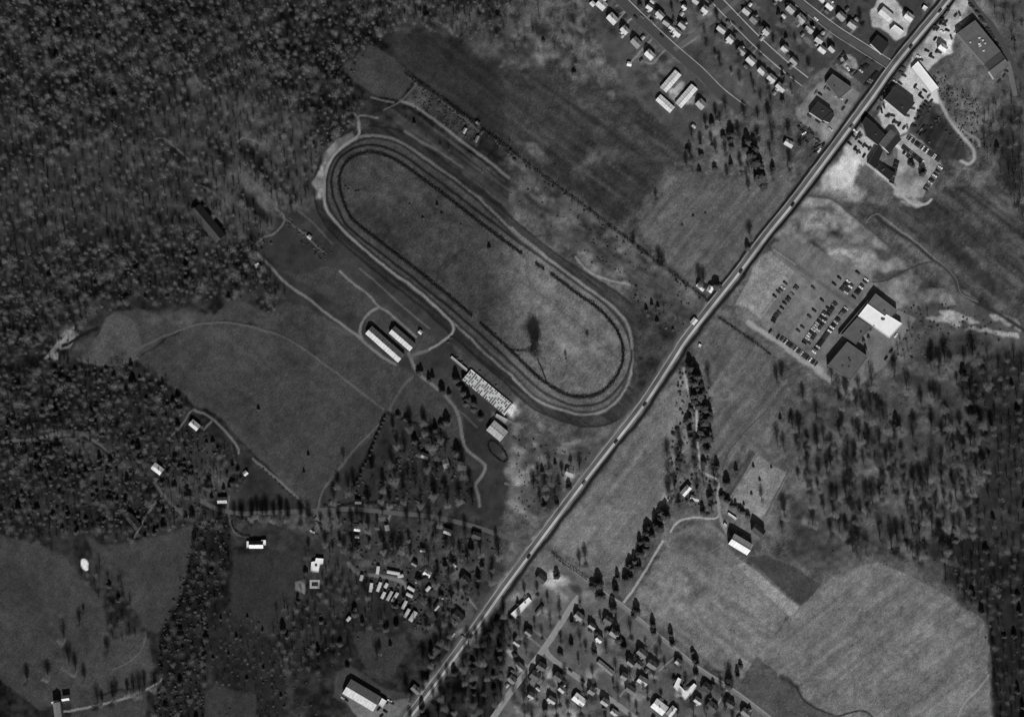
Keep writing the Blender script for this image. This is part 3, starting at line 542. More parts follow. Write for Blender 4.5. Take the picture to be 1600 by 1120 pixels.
def gable(name, label, ct, cx, cy, L, Wd, ang, h=3.2, rise=2.2, tone=170, wall=150, chimney=True, group=None, dark=None, vents=0):
    """gable-roofed building; L along the ridge, sizes in pixels, ang clockwise in the picture"""
    block_poly(rect_px(cx, cy, L, Wd, ang))
    x, y = W(cx, cy); a, b_ = L * PX / 2, Wd * PX / 2
    r = bpy.data.objects.new(name, None); C.objects.link(r); r.location = (x, y, 0); r.rotation_euler = (0, 0, -math.radians(ang))
    tag(r, label, ct, group)
    z0 = -.1
    v = [(-a,-b_,z0),(a,-b_,z0),(a,b_,z0),(-a,b_,z0),(-a,-b_,h),(a,-b_,h),(a,b_,h),(-a,b_,h),(-a,0,h+rise-.12),(a,0,h+rise-.12)]
    obj('wall', mesh('wall', v, [(0,1,5,4),(2,3,7,6),(1,2,6,9,5),(3,0,4,8,7),(3,2,1,0)], [mat('wall', alb(wall), .08, .6)]), r)
    e, sl = .35, rise / b_
    A, B = a + e, b_ + e; zE = h - e * sl; t = .16
    m1 = mat('roofing', alb(tone), .26, .35, detail=8); m2 = m1 if dark is None else mat('roofing', alb(dark), .26, .35, detail=8)  # dark: second slope's own tone, mostly used to paint in its shade
    top = h + rise
    roof = None
    for sg, mm_ in ((-1, m1), (1, m2)):
        vv = [(-A, sg*B, zE), (A, sg*B, zE), (A, 0, top), (-A, 0, top), (-A, sg*B, zE+t), (A, sg*B, zE+t), (A, 0, top+t), (-A, 0, top+t)]
        ff = box_faces(0) if sg < 0 else [f_[::-1] for f_ in box_faces(0)]
        o = obj('roof_slope', mesh('roof_slope', vv, ff, [mm_]), r)
        if roof is None: roof = o
    if chimney:
        q = random.uniform(-.35, .35) * a
        obj('chimney', boxmesh('chimney', [(q-.4, q+.4, -.3, .5, h, top+.9), (q-.5, q+.5, -.4, .6, top+.9, top+1.05)], mat('chimney_brick', .16, .2, 2)), roof)
    if L > 26:
        for sg in (-1, 1):
            vv, ff = [], []
            for q in np.arange(-a + 1.5, a - 1, 3.0):
                o_ = len(vv)
                for xx in (q - .08, q + .08): vv += [(xx, sg*B, zE+t+.02), (xx, sg*.05, top+t+.02), (xx, sg*.05, top+t+.14), (xx, sg*B, zE+t+.14)]
                ff += [(o_, o_+1, o_+2, o_+3), (o_+4, o_+7, o_+6, o_+5), (o_+3, o_+2, o_+6, o_+7), (o_, o_+3, o_+7, o_+4), (o_+1, o_+5, o_+6, o_+2)]
            obj('roof_seam', mesh('roof_seam', vv, ff, [mat('seam_metal', alb(max(30, (tone if sg < 0 or dark is None else dark)*.72)), .2, .8)]), roof)
        obj('ridge_cap', boxmesh('ridge_cap', [(-A, A, -.25, .25, top+t-.03, top+t+.12)], mat('seam_metal', alb(tone*.8), .2, .8)), roof)
    if group and 'suburb' in group and random.random() < .6:
        sx = random.choice([-1, 1]); wx_, wy_ = sx*a*random.uniform(.2, .45), random.choice([-1, -1, 1]); ww, wl = a*.42, b_*random.uniform(.5, .9); hw_ = h*.82; rw = rise*.55; y1 = wy_*(b_+wl)
        vv = [(wx_-ww, 0, -.1), (wx_+ww, 0, -.1), (wx_+ww, y1, -.1), (wx_-ww, y1, -.1), (wx_-ww, 0, hw_), (wx_+ww, 0, hw_), (wx_+ww, y1, hw_), (wx_-ww, y1, hw_), (wx_, 0, hw_+rw), (wx_, y1, hw_+rw)]
        ff = [(0,1,5,4),(1,2,6,5),(2,3,7,9,6),(3,0,4,7),(4,5,8),(5,6,9,8),(7,4,8,9)]
        obj('wing', mesh('wing', vv, ff if wy_ < 0 else [q_[::-1] for q_ in ff], [mat('wall', alb(wall), .08, .6), m1], [0, 0, 0, 0, 0, 1, 1]), r)
    for k in range(vents):
        q = -a + (k + .5) * 2 * a / vents
        obj('ridge_vent', boxmesh('ridge_vent', [(q-.5, q+.5, -.4, .4, top-.1, top+.6)], mat('vent_metal', .3, .1, 1)), roof)
    return r
def flat(name, label, ct, pts, h, tone, wall=110, units=1, group=None, unit_tone=70):
    """flat-roofed building on a polygon footprint (pixels)"""
    block_poly(pts)
    ar = sum(pts[i-1][0]*pts[i][1]-pts[i][0]*pts[i-1][1] for i in range(len(pts)))
    if ar > 0: pts = pts[::-1]
    cx = sum(p[0] for p in pts)/len(pts); cy = sum(p[1] for p in pts)/len(pts); X0, Y0 = W(cx, cy)
    P = [(W(*p)[0]-X0, W(*p)[1]-Y0) for p in pts]; m = len(P)
    r = bpy.data.objects.new(name, None); C.objects.link(r); r.location = (X0, Y0, 0); tag(r, label, ct, group)
    ins = []
    for i in range(m):
        p0, p1, p2 = np.array(P[i-1]), np.array(P[i]), np.array(P[(i+1) % m])
        d1 = (p1-p0)/np.linalg.norm(p1-p0); d2 = (p2-p1)/np.linalg.norm(p2-p1)
        n1 = np.array((-d1[1], d1[0])); n2 = np.array((-d2[1], d2[0])); bb = n1+n2; bb = bb/max(.3, np.dot(bb, bb)/2)
        ins.append(tuple(p1 + bb*.35))
    v = [(p[0], p[1], -.1) for p in P] + [(p[0], p[1], h) for p in P] + [(p[0], p[1], h) for p in ins] + [(p[0], p[1], h-.55) for p in ins]
    f = []
    for i in range(m):
        j = (i+1) % m
        f += [(i, j, m+j, m+i), (m+i, m+j, 2*m+j, 2*m+i), (2*m+i, 2*m+j, 3*m+j, 3*m+i)]
    obj('wall', mesh('wall', v, f, [mat('wall', alb(wall), .08, .6), mat('coping', alb(min(tone*1.12+6, 235)), .1, .5)], [0, 1, 1]*m), r)
    rf = obj('roof', mesh('roof', [(p[0], p[1], h-.45) for p in ins], [tuple(range(m))], [mat('flat_roofing', alb(tone), .2 if tone < 190 else .1, .16, detail=8)]), r)
    for k in range(units):
        wts = rng.dirichlet([1.2]*m); ux = sum(w_*p[0] for w_, p in zip(wts, ins))*.75; uy = sum(w_*p[1] for w_, p in zip(wts, ins))*.75
        s_ = random.uniform(.7, 1.3)
        obj('roof_vent', boxmesh('roof_vent', [(ux-s_, ux+s_, uy-s_*.8, uy+s_*.8, h-.5, h+.35), (ux-s_*.7, ux+s_*.7, uy-s_*.5, uy+s_*.5, h+.35, h+.7)], mat('vent_metal', alb(unit_tone), .1, 1)), rf)
    return r
# --- shop and its wings
flat('shop', 'large white flat roofed shop block beside the car park', 'shop', [(1354,475),(1381,494),(1383,491),(1408,506),(1388,528),(1339,494)], 6.5, 236, 150, 3)
flat('shop', 'grey roofed upper wing adjoining the white shop block', 'shop', [(1366,459),(1401,486),(1390,496),(1384,489),(1381,492),(1355,473.6)], 7.5, 92, 120, 1)
flat('shop', 'grey roofed middle wing below the white shop block', 'shop', [(1338,496),(1360.5,511),(1344,528),(1336,538),(1314,523)], 6.5, 84, 120, 1)
flat('shop', 'large square dark grey roofed store at the car park bottom', 'shop', [(1322,534),(1354,557),(1327,594),(1292,570)], 8, 84, 110, 4)
flat('canopy', 'long narrow walkway canopy along the shop fronts', 'canopy', [(1366.5,456),(1368.5,457.5),(1312,524),(1310,522.5)], 4.5, 96, 120, 0)
# --- highway strip
flat('warehouse', 'long grey flat roofed warehouse beside the highway', 'warehouse', [(1521,34),(1561,83),(1536,103),(1493,54)], 7.5, 86, 120, 8, unit_tone=190)
flat('warehouse', 'dark middle bay adjoining the long grey warehouse', 'warehouse', [(1561.5,84),(1568,93),(1543,112),(1536.5,103.7)], 6.8, 62, 100, 0)
flat('warehouse', 'pale end bay adjoining the long grey warehouse', 'warehouse', [(1568.5,94),(1575,104),(1551,125),(1543.5,113)], 6, 98, 200, 0)
flat('showroom', 'dark square flat roofed showroom ringed by cars', 'showroom', [(1396,138),(1428,162),(1411,183),(1380,157)], 7, 46, 190, 1)
flat('showroom', 'dark roofed showroom wing facing the highway', 'showroom', [(1352,184),(1366,196),(1382,213),(1370,228),(1352,214),(1346,194)], 6, 40, 150, 1)
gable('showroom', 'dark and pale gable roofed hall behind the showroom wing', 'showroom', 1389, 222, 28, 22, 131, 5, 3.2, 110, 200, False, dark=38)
flat('garage', 'dark flat roofed garage between the two sales lots', 'garage', [(1371,228.5),(1378,236),(1366,265),(1355,256)], 6, 34, 150, 0)
flat('garage', 'small dark roofed service building at the sales lot edge', 'garage', [(1374,257),(1398,271),(1388,282),(1369,266)], 4, 36, 160, 2)
flat('long_shed', 'long bright white roofed shed beside the highway lots', 'shed', [(1433,97),(1466,139),(1455,148),(1423,107)], 4, 214, 170, 0)
flat('store', 'grey roofed roadside store left of the highway', 'store', [(1299,117),(1330,139),(1310,156),(1289,130)], 6, 82, 120, 1)
flat('store', 'dark roofed roadside store with pale front strip', 'store', [(1277,160),(1298,175),(1283,190),(1264,177)], 6, 46, 180, 1)
flat('store', 'small dark annex beside the dark roofed roadside store', 'store', [(1299,176),(1303,181),(1295,193),(1285,189)], 4, 44, 180, 0)
flat('restaurant', 'dark square roofed restaurant near the highway junction', 'restaurant', [(1370,56),(1388,70),(1376,86),(1359,70)], 5, 40, 200, 0)
flat('canopy', 'white canopied filling station bay by the highway', 'canopy', [(1397,40),(1412,51),(1406,59),(1390,47)], 4, 200, 170, 0)
gable('house', 'pale house at the edge of the bright highway lot', 'house', 1419, 28, 13, 11, 38, 4.5, 2.4, 190)
gable('office', 'pale gable roofed office on the bright highway lot', 'office', 1384, 24, 22, 13, 40, 3.6, 1.6, 190, 170, False)
gable('house', 'small bright roofed house at the edge of the warehouse lot', 'house', 1472, 76, 12, 10, 38, 5, 2.4, 210)
flat('garage', 'small white flat roofed garage right of the highway top', 'garage', [(1443,9),(1449,13),(1445,18),(1440,14)], 2.8, 200, 150, 0)
# --- motel
gable('motel', 'long white roofed motel wing nearest the street corner', 'motel', 1047.5, 128, 35, 12, -49, 3.2, 1.2, 196, 150, False)
gable('motel', 'long white roofed motel wing farthest from the street', 'motel', 1039, 163, 29, 11, 42, 3.2, 1.2, 200, 150, False)
gable('motel', 'long white roofed motel wing right of the oval drive', 'motel', 1072, 151, 38, 12, -49, 3.2, 1.2, 200, 150, False)
gable('house', 'gable house beside the motel with a pale garden shed', 'house', 1095, 164, 13, 12, 45, 4.4, 2.8, 150)
gable('garden_shed', 'small pale shed below the house beside the motel', 'shed', 1084, 198, 6, 4, 38, 2.2, .9, 170, 150, False)
# --- suburban houses
def row(pts, text, ang=41, L=12.5, Wd=10, tone=175, h=5, rise=2.8, group='suburban houses'):
    for i, p in enumerate(pts):
        x, y = p[0], p[1]; t = p[2] if len(p) > 2 else tone; k = p[3] if len(p) > 3 else 1.0
        w = 'white' if t > 185 else 'pale' if t > 140 else 'grey'
        gable('house', '%s roofed house, %s %s' % (w, ordw(i), text), 'house', x, y, L*k*random.uniform(.85, 1.2), Wd*k*random.uniform(.88, 1.1), ang + random.uniform(-5, 5), h*random.uniform(.9, 1.1), rise, t, 160, True, group)
        if random.random() < .5:
            q_ = math.radians(ang + 90*random.choice([1, 1, -1])); d_ = random.uniform(11, 14)
            gable('garden_shed', 'shed at the %s house %s' % (ordw(i), text), 'shed', x + d_*math.cos(q_) + random.uniform(-5, 5), y + d_*math.sin(q_), random.uniform(4, 7), random.uniform(3.5, 5), ang + random.choice([0, 90]), 2.4, .9, random.choice([90, 120, 150, 180]), 140, False, 'garden sheds')
row([(940,9,180,1.2),(957,31,185,1.25),(976,49,178),(994,68,130,1.1),(1015,87,196,1.0)], 'from the top along the field side of the wide street', 45)
gable('garage', 'white garage beside the topmost house of the wide street', 'garage', 926, 7, 7, 6.5, 45, 2.4, 1, 190, 150, False)
gable('garage', 'white garage by the long pale driveway', 'garage', 983, 101, 6, 6, 10, 2.4, 1, 215, 150, False)
row([(999,-6,180),(1015,13,180),(1031,25,170),(1041,37,140,.8),(1050,45,170,.8),(1058,53,185)], 'from the top along the far side of the wide street', 40, 11, 9)
row([(1066,41,150),(1069,13,190,.6),(1087,3,160),(1101,17,180,1.1)], 'out from the cross street corner in the block beside it', 40, 11, 9)
row([(1127,47,160),(1141,63,175),(1158,81,140,.9),(1173,96,175),(1190,112,172),(1205,124,172),(1219,138,168)], 'below the cross street along the ball field side', 41)
row([(1166,19,160),(1178,32,110),(1197,51,160,.9),(1226,78,170),(1240,97,140,.9)], 'below the cross street on the side with pale sidewalk', 41)
row([(1219,-4,140),(1235,16,150),(1251,31,150),(1264,47,150),(1279,64,160),(1284,79,185,.9),(1299,78,165,.8)], 'from the top in the row backing onto the second street', 41, 12, 10, 150, 5.6, 3)
row([(1283,0,180,.8),(1296,11,195,1.1),(1314,27,140),(1331,40,150)], 'from the top on the far side of the joining street', 41, 12, 10, 160, 4.5, 2.8)
gable('house', 'low white house in the trees left of the sales lots', 'house', 1232, 225, 13, 9, 30, 3.4, 2, 180)
gable('house', 'white bungalow between dark conifers beside the highway', 'house', 1109, 452, 9, 8, -60, 3.4, 2, 215)
gable('house', 'white cottage left of the bungalow beside the highway', 'house', 1095, 448, 13, 8, 42, 3.4, 2, 200)
gable('shed', 'small white roadside shed at the race course edge', 'shed', 1084, 502, 9, 7, -50, 2.6, 1, 190, 150, False)
flat('shed', 'tiny white hut below the highway hedge corner', 'shed', [(1092,537),(1096,539),(1094,543),(1091,541)], 2.4, 190, 150, 0)
# lower suburb
row([(960,988,130,1.15),(936,997,190,.9),(1003,1019,110,1.15),(998,1036,100,.95),(1019,1037,110,1.1),(985,1034,120,.8),(1004,1062,170,1.1)], 'down from the toll road bend among dark conifers', 36, 12, 10, 170, 5.4, 3, 'lower suburb houses')
row([(846,1040,90,1.1),(836,1054,86,1.1),(872,1056,90,1.1),(878,1075,165,.9)], 'from the street corner behind the pale side street', 38, 12, 11, 150, 5.4, 3, 'lower suburb houses')
for x, y, L_, w_, a_, t_, lb in [(700,830,12,8,20,150,'pale cottage where the country road bends to the highway'),(661,859,7,5,10,180,'small white hut above the trailer park'),(605,824,8,6,80,140,'small pale house at the second country road drive'),(711,881,6,5,40,170,'tiny white shed in the trees above the gravel yard'),(648,880,8,6,30,120,'grey hut above the trailer lane end'),(745,836,13,10,20,70,'dark roofed house near the highway end of the country road'),(682,948,9,5,-50,150,'narrow pale shed between trailers and gravel yard'),(690,932,6,5,20,160,'tiny pale shed left of the gravel yard'),(560,783,9,7,0,90,'dark cottage hidden in the wooded garden'),(664,712,11,8,20,140,'pale cottage in the middle of the wooded garden'),(697,724,9,14,-15,110,'grey house at the right of the wooded garden')]:
    gable('cottage', lb, 'cottage', x, y, L_, w_, a_, 3.6, 2.2, t_, 150, w_ > 6, 'cottages in the trees')
row([(905,962,130),(925,977,150,.8),(950,968,90),(826,987,120,.9),(808,1003,150,.8),(812,1040,130),(800,1060,110),(862,1092,160,.9),(830,1085,150,.8),(925,1078,120),(945,1095,150,.9),(975,1055,120,.9),(985,1076,100),(1090,1093,170,.9),(1140,1098,90,1.1),(1165,1112,120),(1060,1033,150,.8)], 'out from the highway in the lower blocks', 38, 12, 10, 140, 5, 2.8, 'lower suburb houses')
gable('house', 'bright white ranch house beside the residential drive', 'house', 905, 1092, 20, 13, 38, 3.6, 1.8, 214)
gable('house', 'large bright white house at the bottom edge', 'house', 1030, 1103, 22, 16, 38, 4, 2.2, 214)
gable('house', 'bright white wing beside the large bottom edge house', 'house', 1049, 1110, 16, 9, -50, 3.4, 1.8, 190)
flat('house', 'white C shaped house around a grey court', 'house', [(1059,1057),(1064,1060),(1061,1069),(1070,1078),(1078,1072),(1084,1066),(1088,1070),(1080,1083),(1070,1092),(1052,1072)], 3.6, 205, 160, 1)
gable('house', 'dark roofed house right of the C shaped house', 'house', 1112, 1103, 16, 13, 40, 4, 2.8, 80, 190)
gable('house', 'dark roofed house by the toll road driveway', 'house', 1104, 1073, 14, 13, 40, 4, 2.8, 60, 150)
gable('house', 'small white house below the residential drive end', 'house', 960, 1112, 11, 8, 38, 3.4, 2, 170)
gable('shop', 'dark roofed roadside shop on a bright forecourt', 'shop', 846, 903, 14, 12, 40, 4, 2.6, 70, 170, False)
flat('shop', 'white flat roofed store along the highway bottom', 'shop', [(826,932),(831,938),(806,965),(798,958)], 4, 206, 150, 1)
gable('long_shed', 'long pale garden shed behind the bend houses', 'shed', 946, 1042, 30, 7, 40, 2.4, 1, 120, 120, False)
gable('long_shed', 'low grey shed beside the pale side street', 'shed', 843, 953, 16, 5, -52, 2.4, 1, 110, 110, False)
gable('cottage', 'small roadside cottage under trees left of the highway', 'cottage', 890, 738, 12, 10, 20, 3.4, 2, 150)
# farm on the right
gable('barn', 'large white roofed barn below the pale paddock', 'barn', 1156, 849, 33, 18, 31, 8, 4.5, 226, 90, False, dark=226)
flat('lean_to', 'dark square lean-to against the white barn', 'shed', [(1164,853),(1173,860),(1168,867),(1159,859)], 3.4, 52, 80, 0)
gable('barn', 'dark roofed barn right of the white barn', 'barn', 1184, 828, 17, 13, 40, 7, 4, 66, 150, False)
flat('shed', 'narrow white shed beside the farm lane', 'shed', [(1138,800),(1151,809),(1149,812),(1137,803)], 2.4, 190, 150, 0)
flat('shed', 'small pale shed next to the farm lane bend', 'shed', [(1132,816),(1136,820),(1134,824),(1130,819)], 2.4, 170, 140, 0)
gable('house', 'white farmhouse in the trees left of the farm lane', 'house', 1071, 766, 16, 9, -48, 4, 2.4, 200)
gable('cottage', 'pale cottage behind the white farmhouse', 'cottage', 1085, 778, 13, 7, 15, 3, 1.6, 170)
# race course
gable('stable', 'long white roofed stable nearest the lane', 'stable', 602, 538, 67, 15, 41.5, 4.2, 2.8, 190, 120, False, dark=100, vents=6)  # slope turned from the sun gets its shade as a darker tone
gable('stable', 'shorter white roofed stable nearest the track', 'stable', 629, 529, 42, 14, 41, 4.2, 2.8, 188, 120, False, dark=100, vents=4)  # shade of the far slope painted in, as on the longer stable
gable('shed', 'small white hut beyond the shorter stable', 'shed', 657, 519, 5, 5, 40, 2.6, 1.2, 190, 150, False)
gable('shed', 'dark long shed with painted shaded slope in the wood left of the track', 'shed', 326, 350, 62, 20, 50, 5, 3, 66, 70, False, dark=34)  # darker tone paints shade on the slope away from the sun
flat('hut', 'white hut at the end of the stable lane', 'hut', [(398,414),(404,411),(410,418),(403,424)], 3, 190, 150, 0)
gable('hut', 'small pale hut beside the wood edge strip', 'hut', 484, 371, 6, 5, 40, 2.4, 1, 160, 130, False)
gable('hut', 'small white hut in the upper weedy strip', 'hut', 726, 205, 8, 4, -60, 2.4, 1, 150, 130, False)
gable('hut', 'narrow pale hut at the upper weedy strip end', 'hut', 745, 218, 10, 4, -65, 2.4, 1, 110, 130, False)
gable('hut', 'pale hut under the upper field hedge', 'hut', 747, 193, 6, 4, 40, 2.4, 1, 120, 130, False)
# grandstand: tiers with seat blocks
gs = bpy.data.objects.new('grandstand', None); C.objects.link(gs); gxw, gyw = W(762, 613); gs.location = (gxw, gyw, 0); gs.rotation_euler = (0, 0, -math.radians(40)); tag(gs, 'pale tiered grandstand with rows of dark seats facing the track', 'grandstand')
block_poly(rect_px(762, 613, 92, 24, 40))
GL, GWd = 86 * PX / 2, 22 * PX / 2
for k in range(8):
    y0 = -GWd + k * GWd / 4; z = 7.5 - k * .75
    obj('tier', boxmesh('tier', [(-GL, GL, y0, y0 + GWd / 4, -.1, z)], mat('tier_concrete', alb(222), .2, .6)), gs)
    bs = [(q, q + 1.2, y0 + .35, y0 + 1.3, z, z + .45) for q in np.arange(-GL + 1, GL - 1, 2.6) if random.random() < .6]
    o = obj('seat_row', boxmesh('seat_row', bs, mat('seat_wood', alb(52), .2, 1)), gs); o['kind'] = 'stuff'
obj('back_wall', boxmesh('back_wall', [(-GL, GL, -GWd - .3, -GWd - .02, -.1, 8.6)], mat('wall', alb(90), .1, .5)), gs)
gable('clubhouse', 'bright blotchy roofed clubhouse below the grandstand', 'clubhouse', 777, 673, 27, 19, 40, 4, 1.6, 158, 110, False, vents=5)
flat('kiosk', 'narrow pale kiosk above the clubhouse', 'kiosk', [(776,646),(793,655),(790,660),(774,651)], 2.8, 150, 120, 0)
flat('hut', 'long thin pale shed leading to the grandstand', 'shed', [(706,556),(731,577),(729,580),(704,559)], 2.6, 150, 120, 0)
# houses on the left
gable('house', 'white house inside the square drive at the wood edge', 'house', 305, 664, 15, 10, 40, 3.6, 2.2, 190)
gable('house', 'white house standing alone among the left woods', 'house', 247, 732, 17, 11, 37, 3.6, 2.2, 206)
gable('house', 'pale cottage by the country road and fence', 'cottage', 348, 781, 14, 9, -2, 3.6, 2.4, 165)
gable('house', 'dark roofed house at the end of the pale drive', 'house', 210, 815, 24, 11, 50, 4.2, 3, 60, 170)
gable('hut', 'small white hut where the lane leaves the trees', 'hut', 384, 739, 6, 6, -40, 2.4, 1.4, 190, 150, False)
gable('house', 'long white roofed house with painted shaded slope below the country road', 'house', 401, 850, 21, 11, 0, 3.6, 2.4, 220, 170, True, dark=50)  # upper slope's shade painted as a dark roofing tone
flat('garage', 'white square garage joined to the long country house', 'garage', [(409,843),(416,843),(416,851),(409,851)], 3.6, 220, 160, 0)
flat('porch', 'narrow white porch left of the long country house', 'porch', [(386,845),(389,845),(389,855),(386,855)], 3, 200, 160, 0)
flat('house', 'white flat roofed house beside the swimming pool', 'house', [(487,877),(493,876),(494,871),(506,872),(505,880),(500,882),(498,893),(485.5,892)], 3.4, 212, 160, 1)
gable('cottage', 'small white cottage among trees below the country road', 'cottage', 558.5, 825.5, 9, 7, 5, 3, 1.8, 205)
gable('hut', 'tiny pale hut below the small white cottage', 'hut', 558, 838, 6, 4, 5, 2.2, 1, 160, 140, False)
gable('house', 'white house above the trailers among dark trees', 'house', 668, 895, 11, 9, 30, 3.6, 2, 205)
gable('long_barn', 'long white roofed hall with painted shaded slope at the bottom edge', 'hall', 566, 1084.5, 54, 25, 30.6, 4.5, 3.2, 186, 120, False, dark=96)  # grey tone is shade painted on the slope facing off the sun
flat('office', 'white flat annex on the end of the long hall', 'office', [(597,1089),(605,1094),(598,1104),(592,1099)], 4, 196, 150, 0)
gable('barn', 'tall pale barn at the bottom left lane', 'barn', 92, 1106, 22, 10, 82, 8, 3, 120, 150, False)
gable('shed', 'white roofed shed above the tall pale barn', 'shed', 104, 1089, 11, 7, -8, 5, 2, 190, 150, False)
flat('barn_hood', 'bright square hay hood at the top of the tall barn', 'hood', [(83,1094),(92,1092.5),(93,1095),(84,1097)], 8.4, 200, 150, 0)
gable('house', 'house under trees left of the highway bottom curve', 'house', 716, 962, 17, 15, 40, 4, 2.8, 52, 120)
gable('house', 'house in the shade right of the gravel yard', 'house', 727, 905, 14, 13, 40, 4, 2.8, 56, 120)
gable('cottage', 'pale cottage by the highway below the gravel yard', 'cottage', 650, 1076, 14, 9, 40, 3.2, 2, 110)
# swimming pool
pr = bpy.data.objects.new('swimming_pool', None); C.objects.link(pr); px_, py_ = W(492, 912); pr.location = (px_, py_, 0); tag(pr, 'rectangular dark swimming pool with pale apron', 'pool'); block_poly(rect_px(492, 912, 20, 20, 2))
obj('apron', boxmesh('apron', [(-5.2,5.2,2.1,4.2,-.1,.15),(-5.2,5.2,-4.6,-2.1,-.1,.15),(-5.2,-3.2,-2.1,2.1,-.1,.15),(3.2,5.2,-2.1,2.1,-.1,.15)], mat('pool_concrete', alb(150), .15, .5)), pr)
obj('water', mesh('water', [(-3.2,-2.1,-.02),(3.2,-2.1,-.02),(3.2,2.1,-.02),(-3.2,2.1,-.02)], [(0,1,2,3)], [mat('pool_water', .02, .1, .5, .1)]), pr)
# trailers
TR = [(580,917,14,-82,'leftmost in the lower row'),(592.5,916,15,-70,'second in the lower row'),(603.5,914,8,-62,'short one third in the lower row'),(599,929,11,-64,'offset below the third in the lower row'),(609,930,16,-62,'fourth in the lower row'),(617.5,932,16,-58,'last of the lower row at the lane bend'),(590.6,890,12,-82,'upright one above the gravel lane'),(615,894,20,10,'long one lying along the gravel lane'),(626,899,9,-10,'short one at the gravel lane end'),(642.5,919,12,32,'upper of two facing the lane bend'),(640,929,11,28,'lower of two facing the lane bend'),(632,944,14,-62,'first below the lane bend'),(636,957,15,-60,'second below the lane bend'),(645.5,962,17,-58,'broad one farthest below the lane bend'),(669,919,9,-48,'alone in the dark trees'),(565,902,9,-75,'half hidden at the lane start'),(545,966,8,-50,'alone in the wood below the lane')]
def trailer(cx, cy, L, ang, text):
    block_poly(rect_px(cx, cy, L, 5, ang)); x, y = W(cx, cy); a = L * PX / 2; w = 1.5 if 'broad' not in text else 2.2
    r = bpy.data.objects.new('mobile_home', None); C.objects.link(r); r.location = (x, y, 0); r.rotation_euler = (0, 0, -math.radians(ang)); tag(r, 'pale mobile home, ' + text, 'trailer', 'mobile homes of the trailer park')
    obj('body', boxmesh('body', [(-a, a, -w, w, .5, 3.0)], mat('wall', alb(130), .1, .6)), r)
    obj('undercarriage', boxmesh('undercarriage', [(-a + .5, a - .5, -w + .3, w - .3, -.05, .5)], mat('dark_skirt', .05, .1, 1)), r)  # plain dark colour on the box under the body
    v = [(-a-.1,-w-.12,3.0),(a+.1,-w-.12,3.0),(a+.1,-w*.5,3.3),(-a-.1,-w*.5,3.3),(a+.1,w*.5,3.3),(-a-.1,w*.5,3.3),(a+.1,w+.12,3.0),(-a-.1,w+.12,3.0)]
    obj('roof', mesh('roof', v, [(0,1,2,3),(3,2,4,5),(5,4,6,7),(0,7,6,1)], [mat('trailer_roof', alb(random.choice([150,165,178])), .1, .6)]), r)
    obj('step', boxmesh('step', [(-.6, .6, -w-.9, -w-.01, -.05, .5)], mat('step_wood', .2, .1, 1)), r)
for t in TR: trailer(*t)

# ------------------------------------------------------------------ car park markings
mv, mf = [], []
def mark(x0, y0, x1, y1, w=.24):
    a, b_ = W(x0, y0), W(x1, y1); dx, dy = b_[0]-a[0], b_[1]-a[1]; L = math.hypot(dx, dy); ox, oy = -dy/L*w/2, dx/L*w/2; o = len(mv)
    mv.extend([(a[0]+ox, a[1]+oy, .05), (a[0]-ox, a[1]-oy, .05), (b_[0]-ox, b_[1]-oy, .05), (b_[0]+ox, b_[1]+oy, .05)]); mf.append((o, o+1, o+2, o+3))
def L2(x, y): return (1180 + x / 4.48, 370 + y / 4.48)
STALLS = [((130,590),(330,290),26),((215,620),(430,290),30),((260,690),(480,360),28),((335,745),(500,500),22),((400,210),(440,150),8),((455,270),(550,180),9),((610,370),(700,280),8),((330,180),(380,120),7)]
ux, uy = .80, .60
for a, b_, nst in STALLS:
    p, q = L2(*a), L2(*b_)
    for k in range(nst + 1):
        t = k / nst; x, y = p[0] + (q[0]-p[0]) * t, p[1] + (q[1]-p[1]) * t
        mark(x - ux*4, y - uy*4, x + ux*4, y + uy*4)
    mark(p[0], p[1], q[0], q[1])
mo = obj('stall_marking', mesh('stall_marking', mv, mf, [mat('white_paint', .3, .3, .6)])); tag(mo, 'faded white stall lines painted on the car park', 'marking', kind='structure')

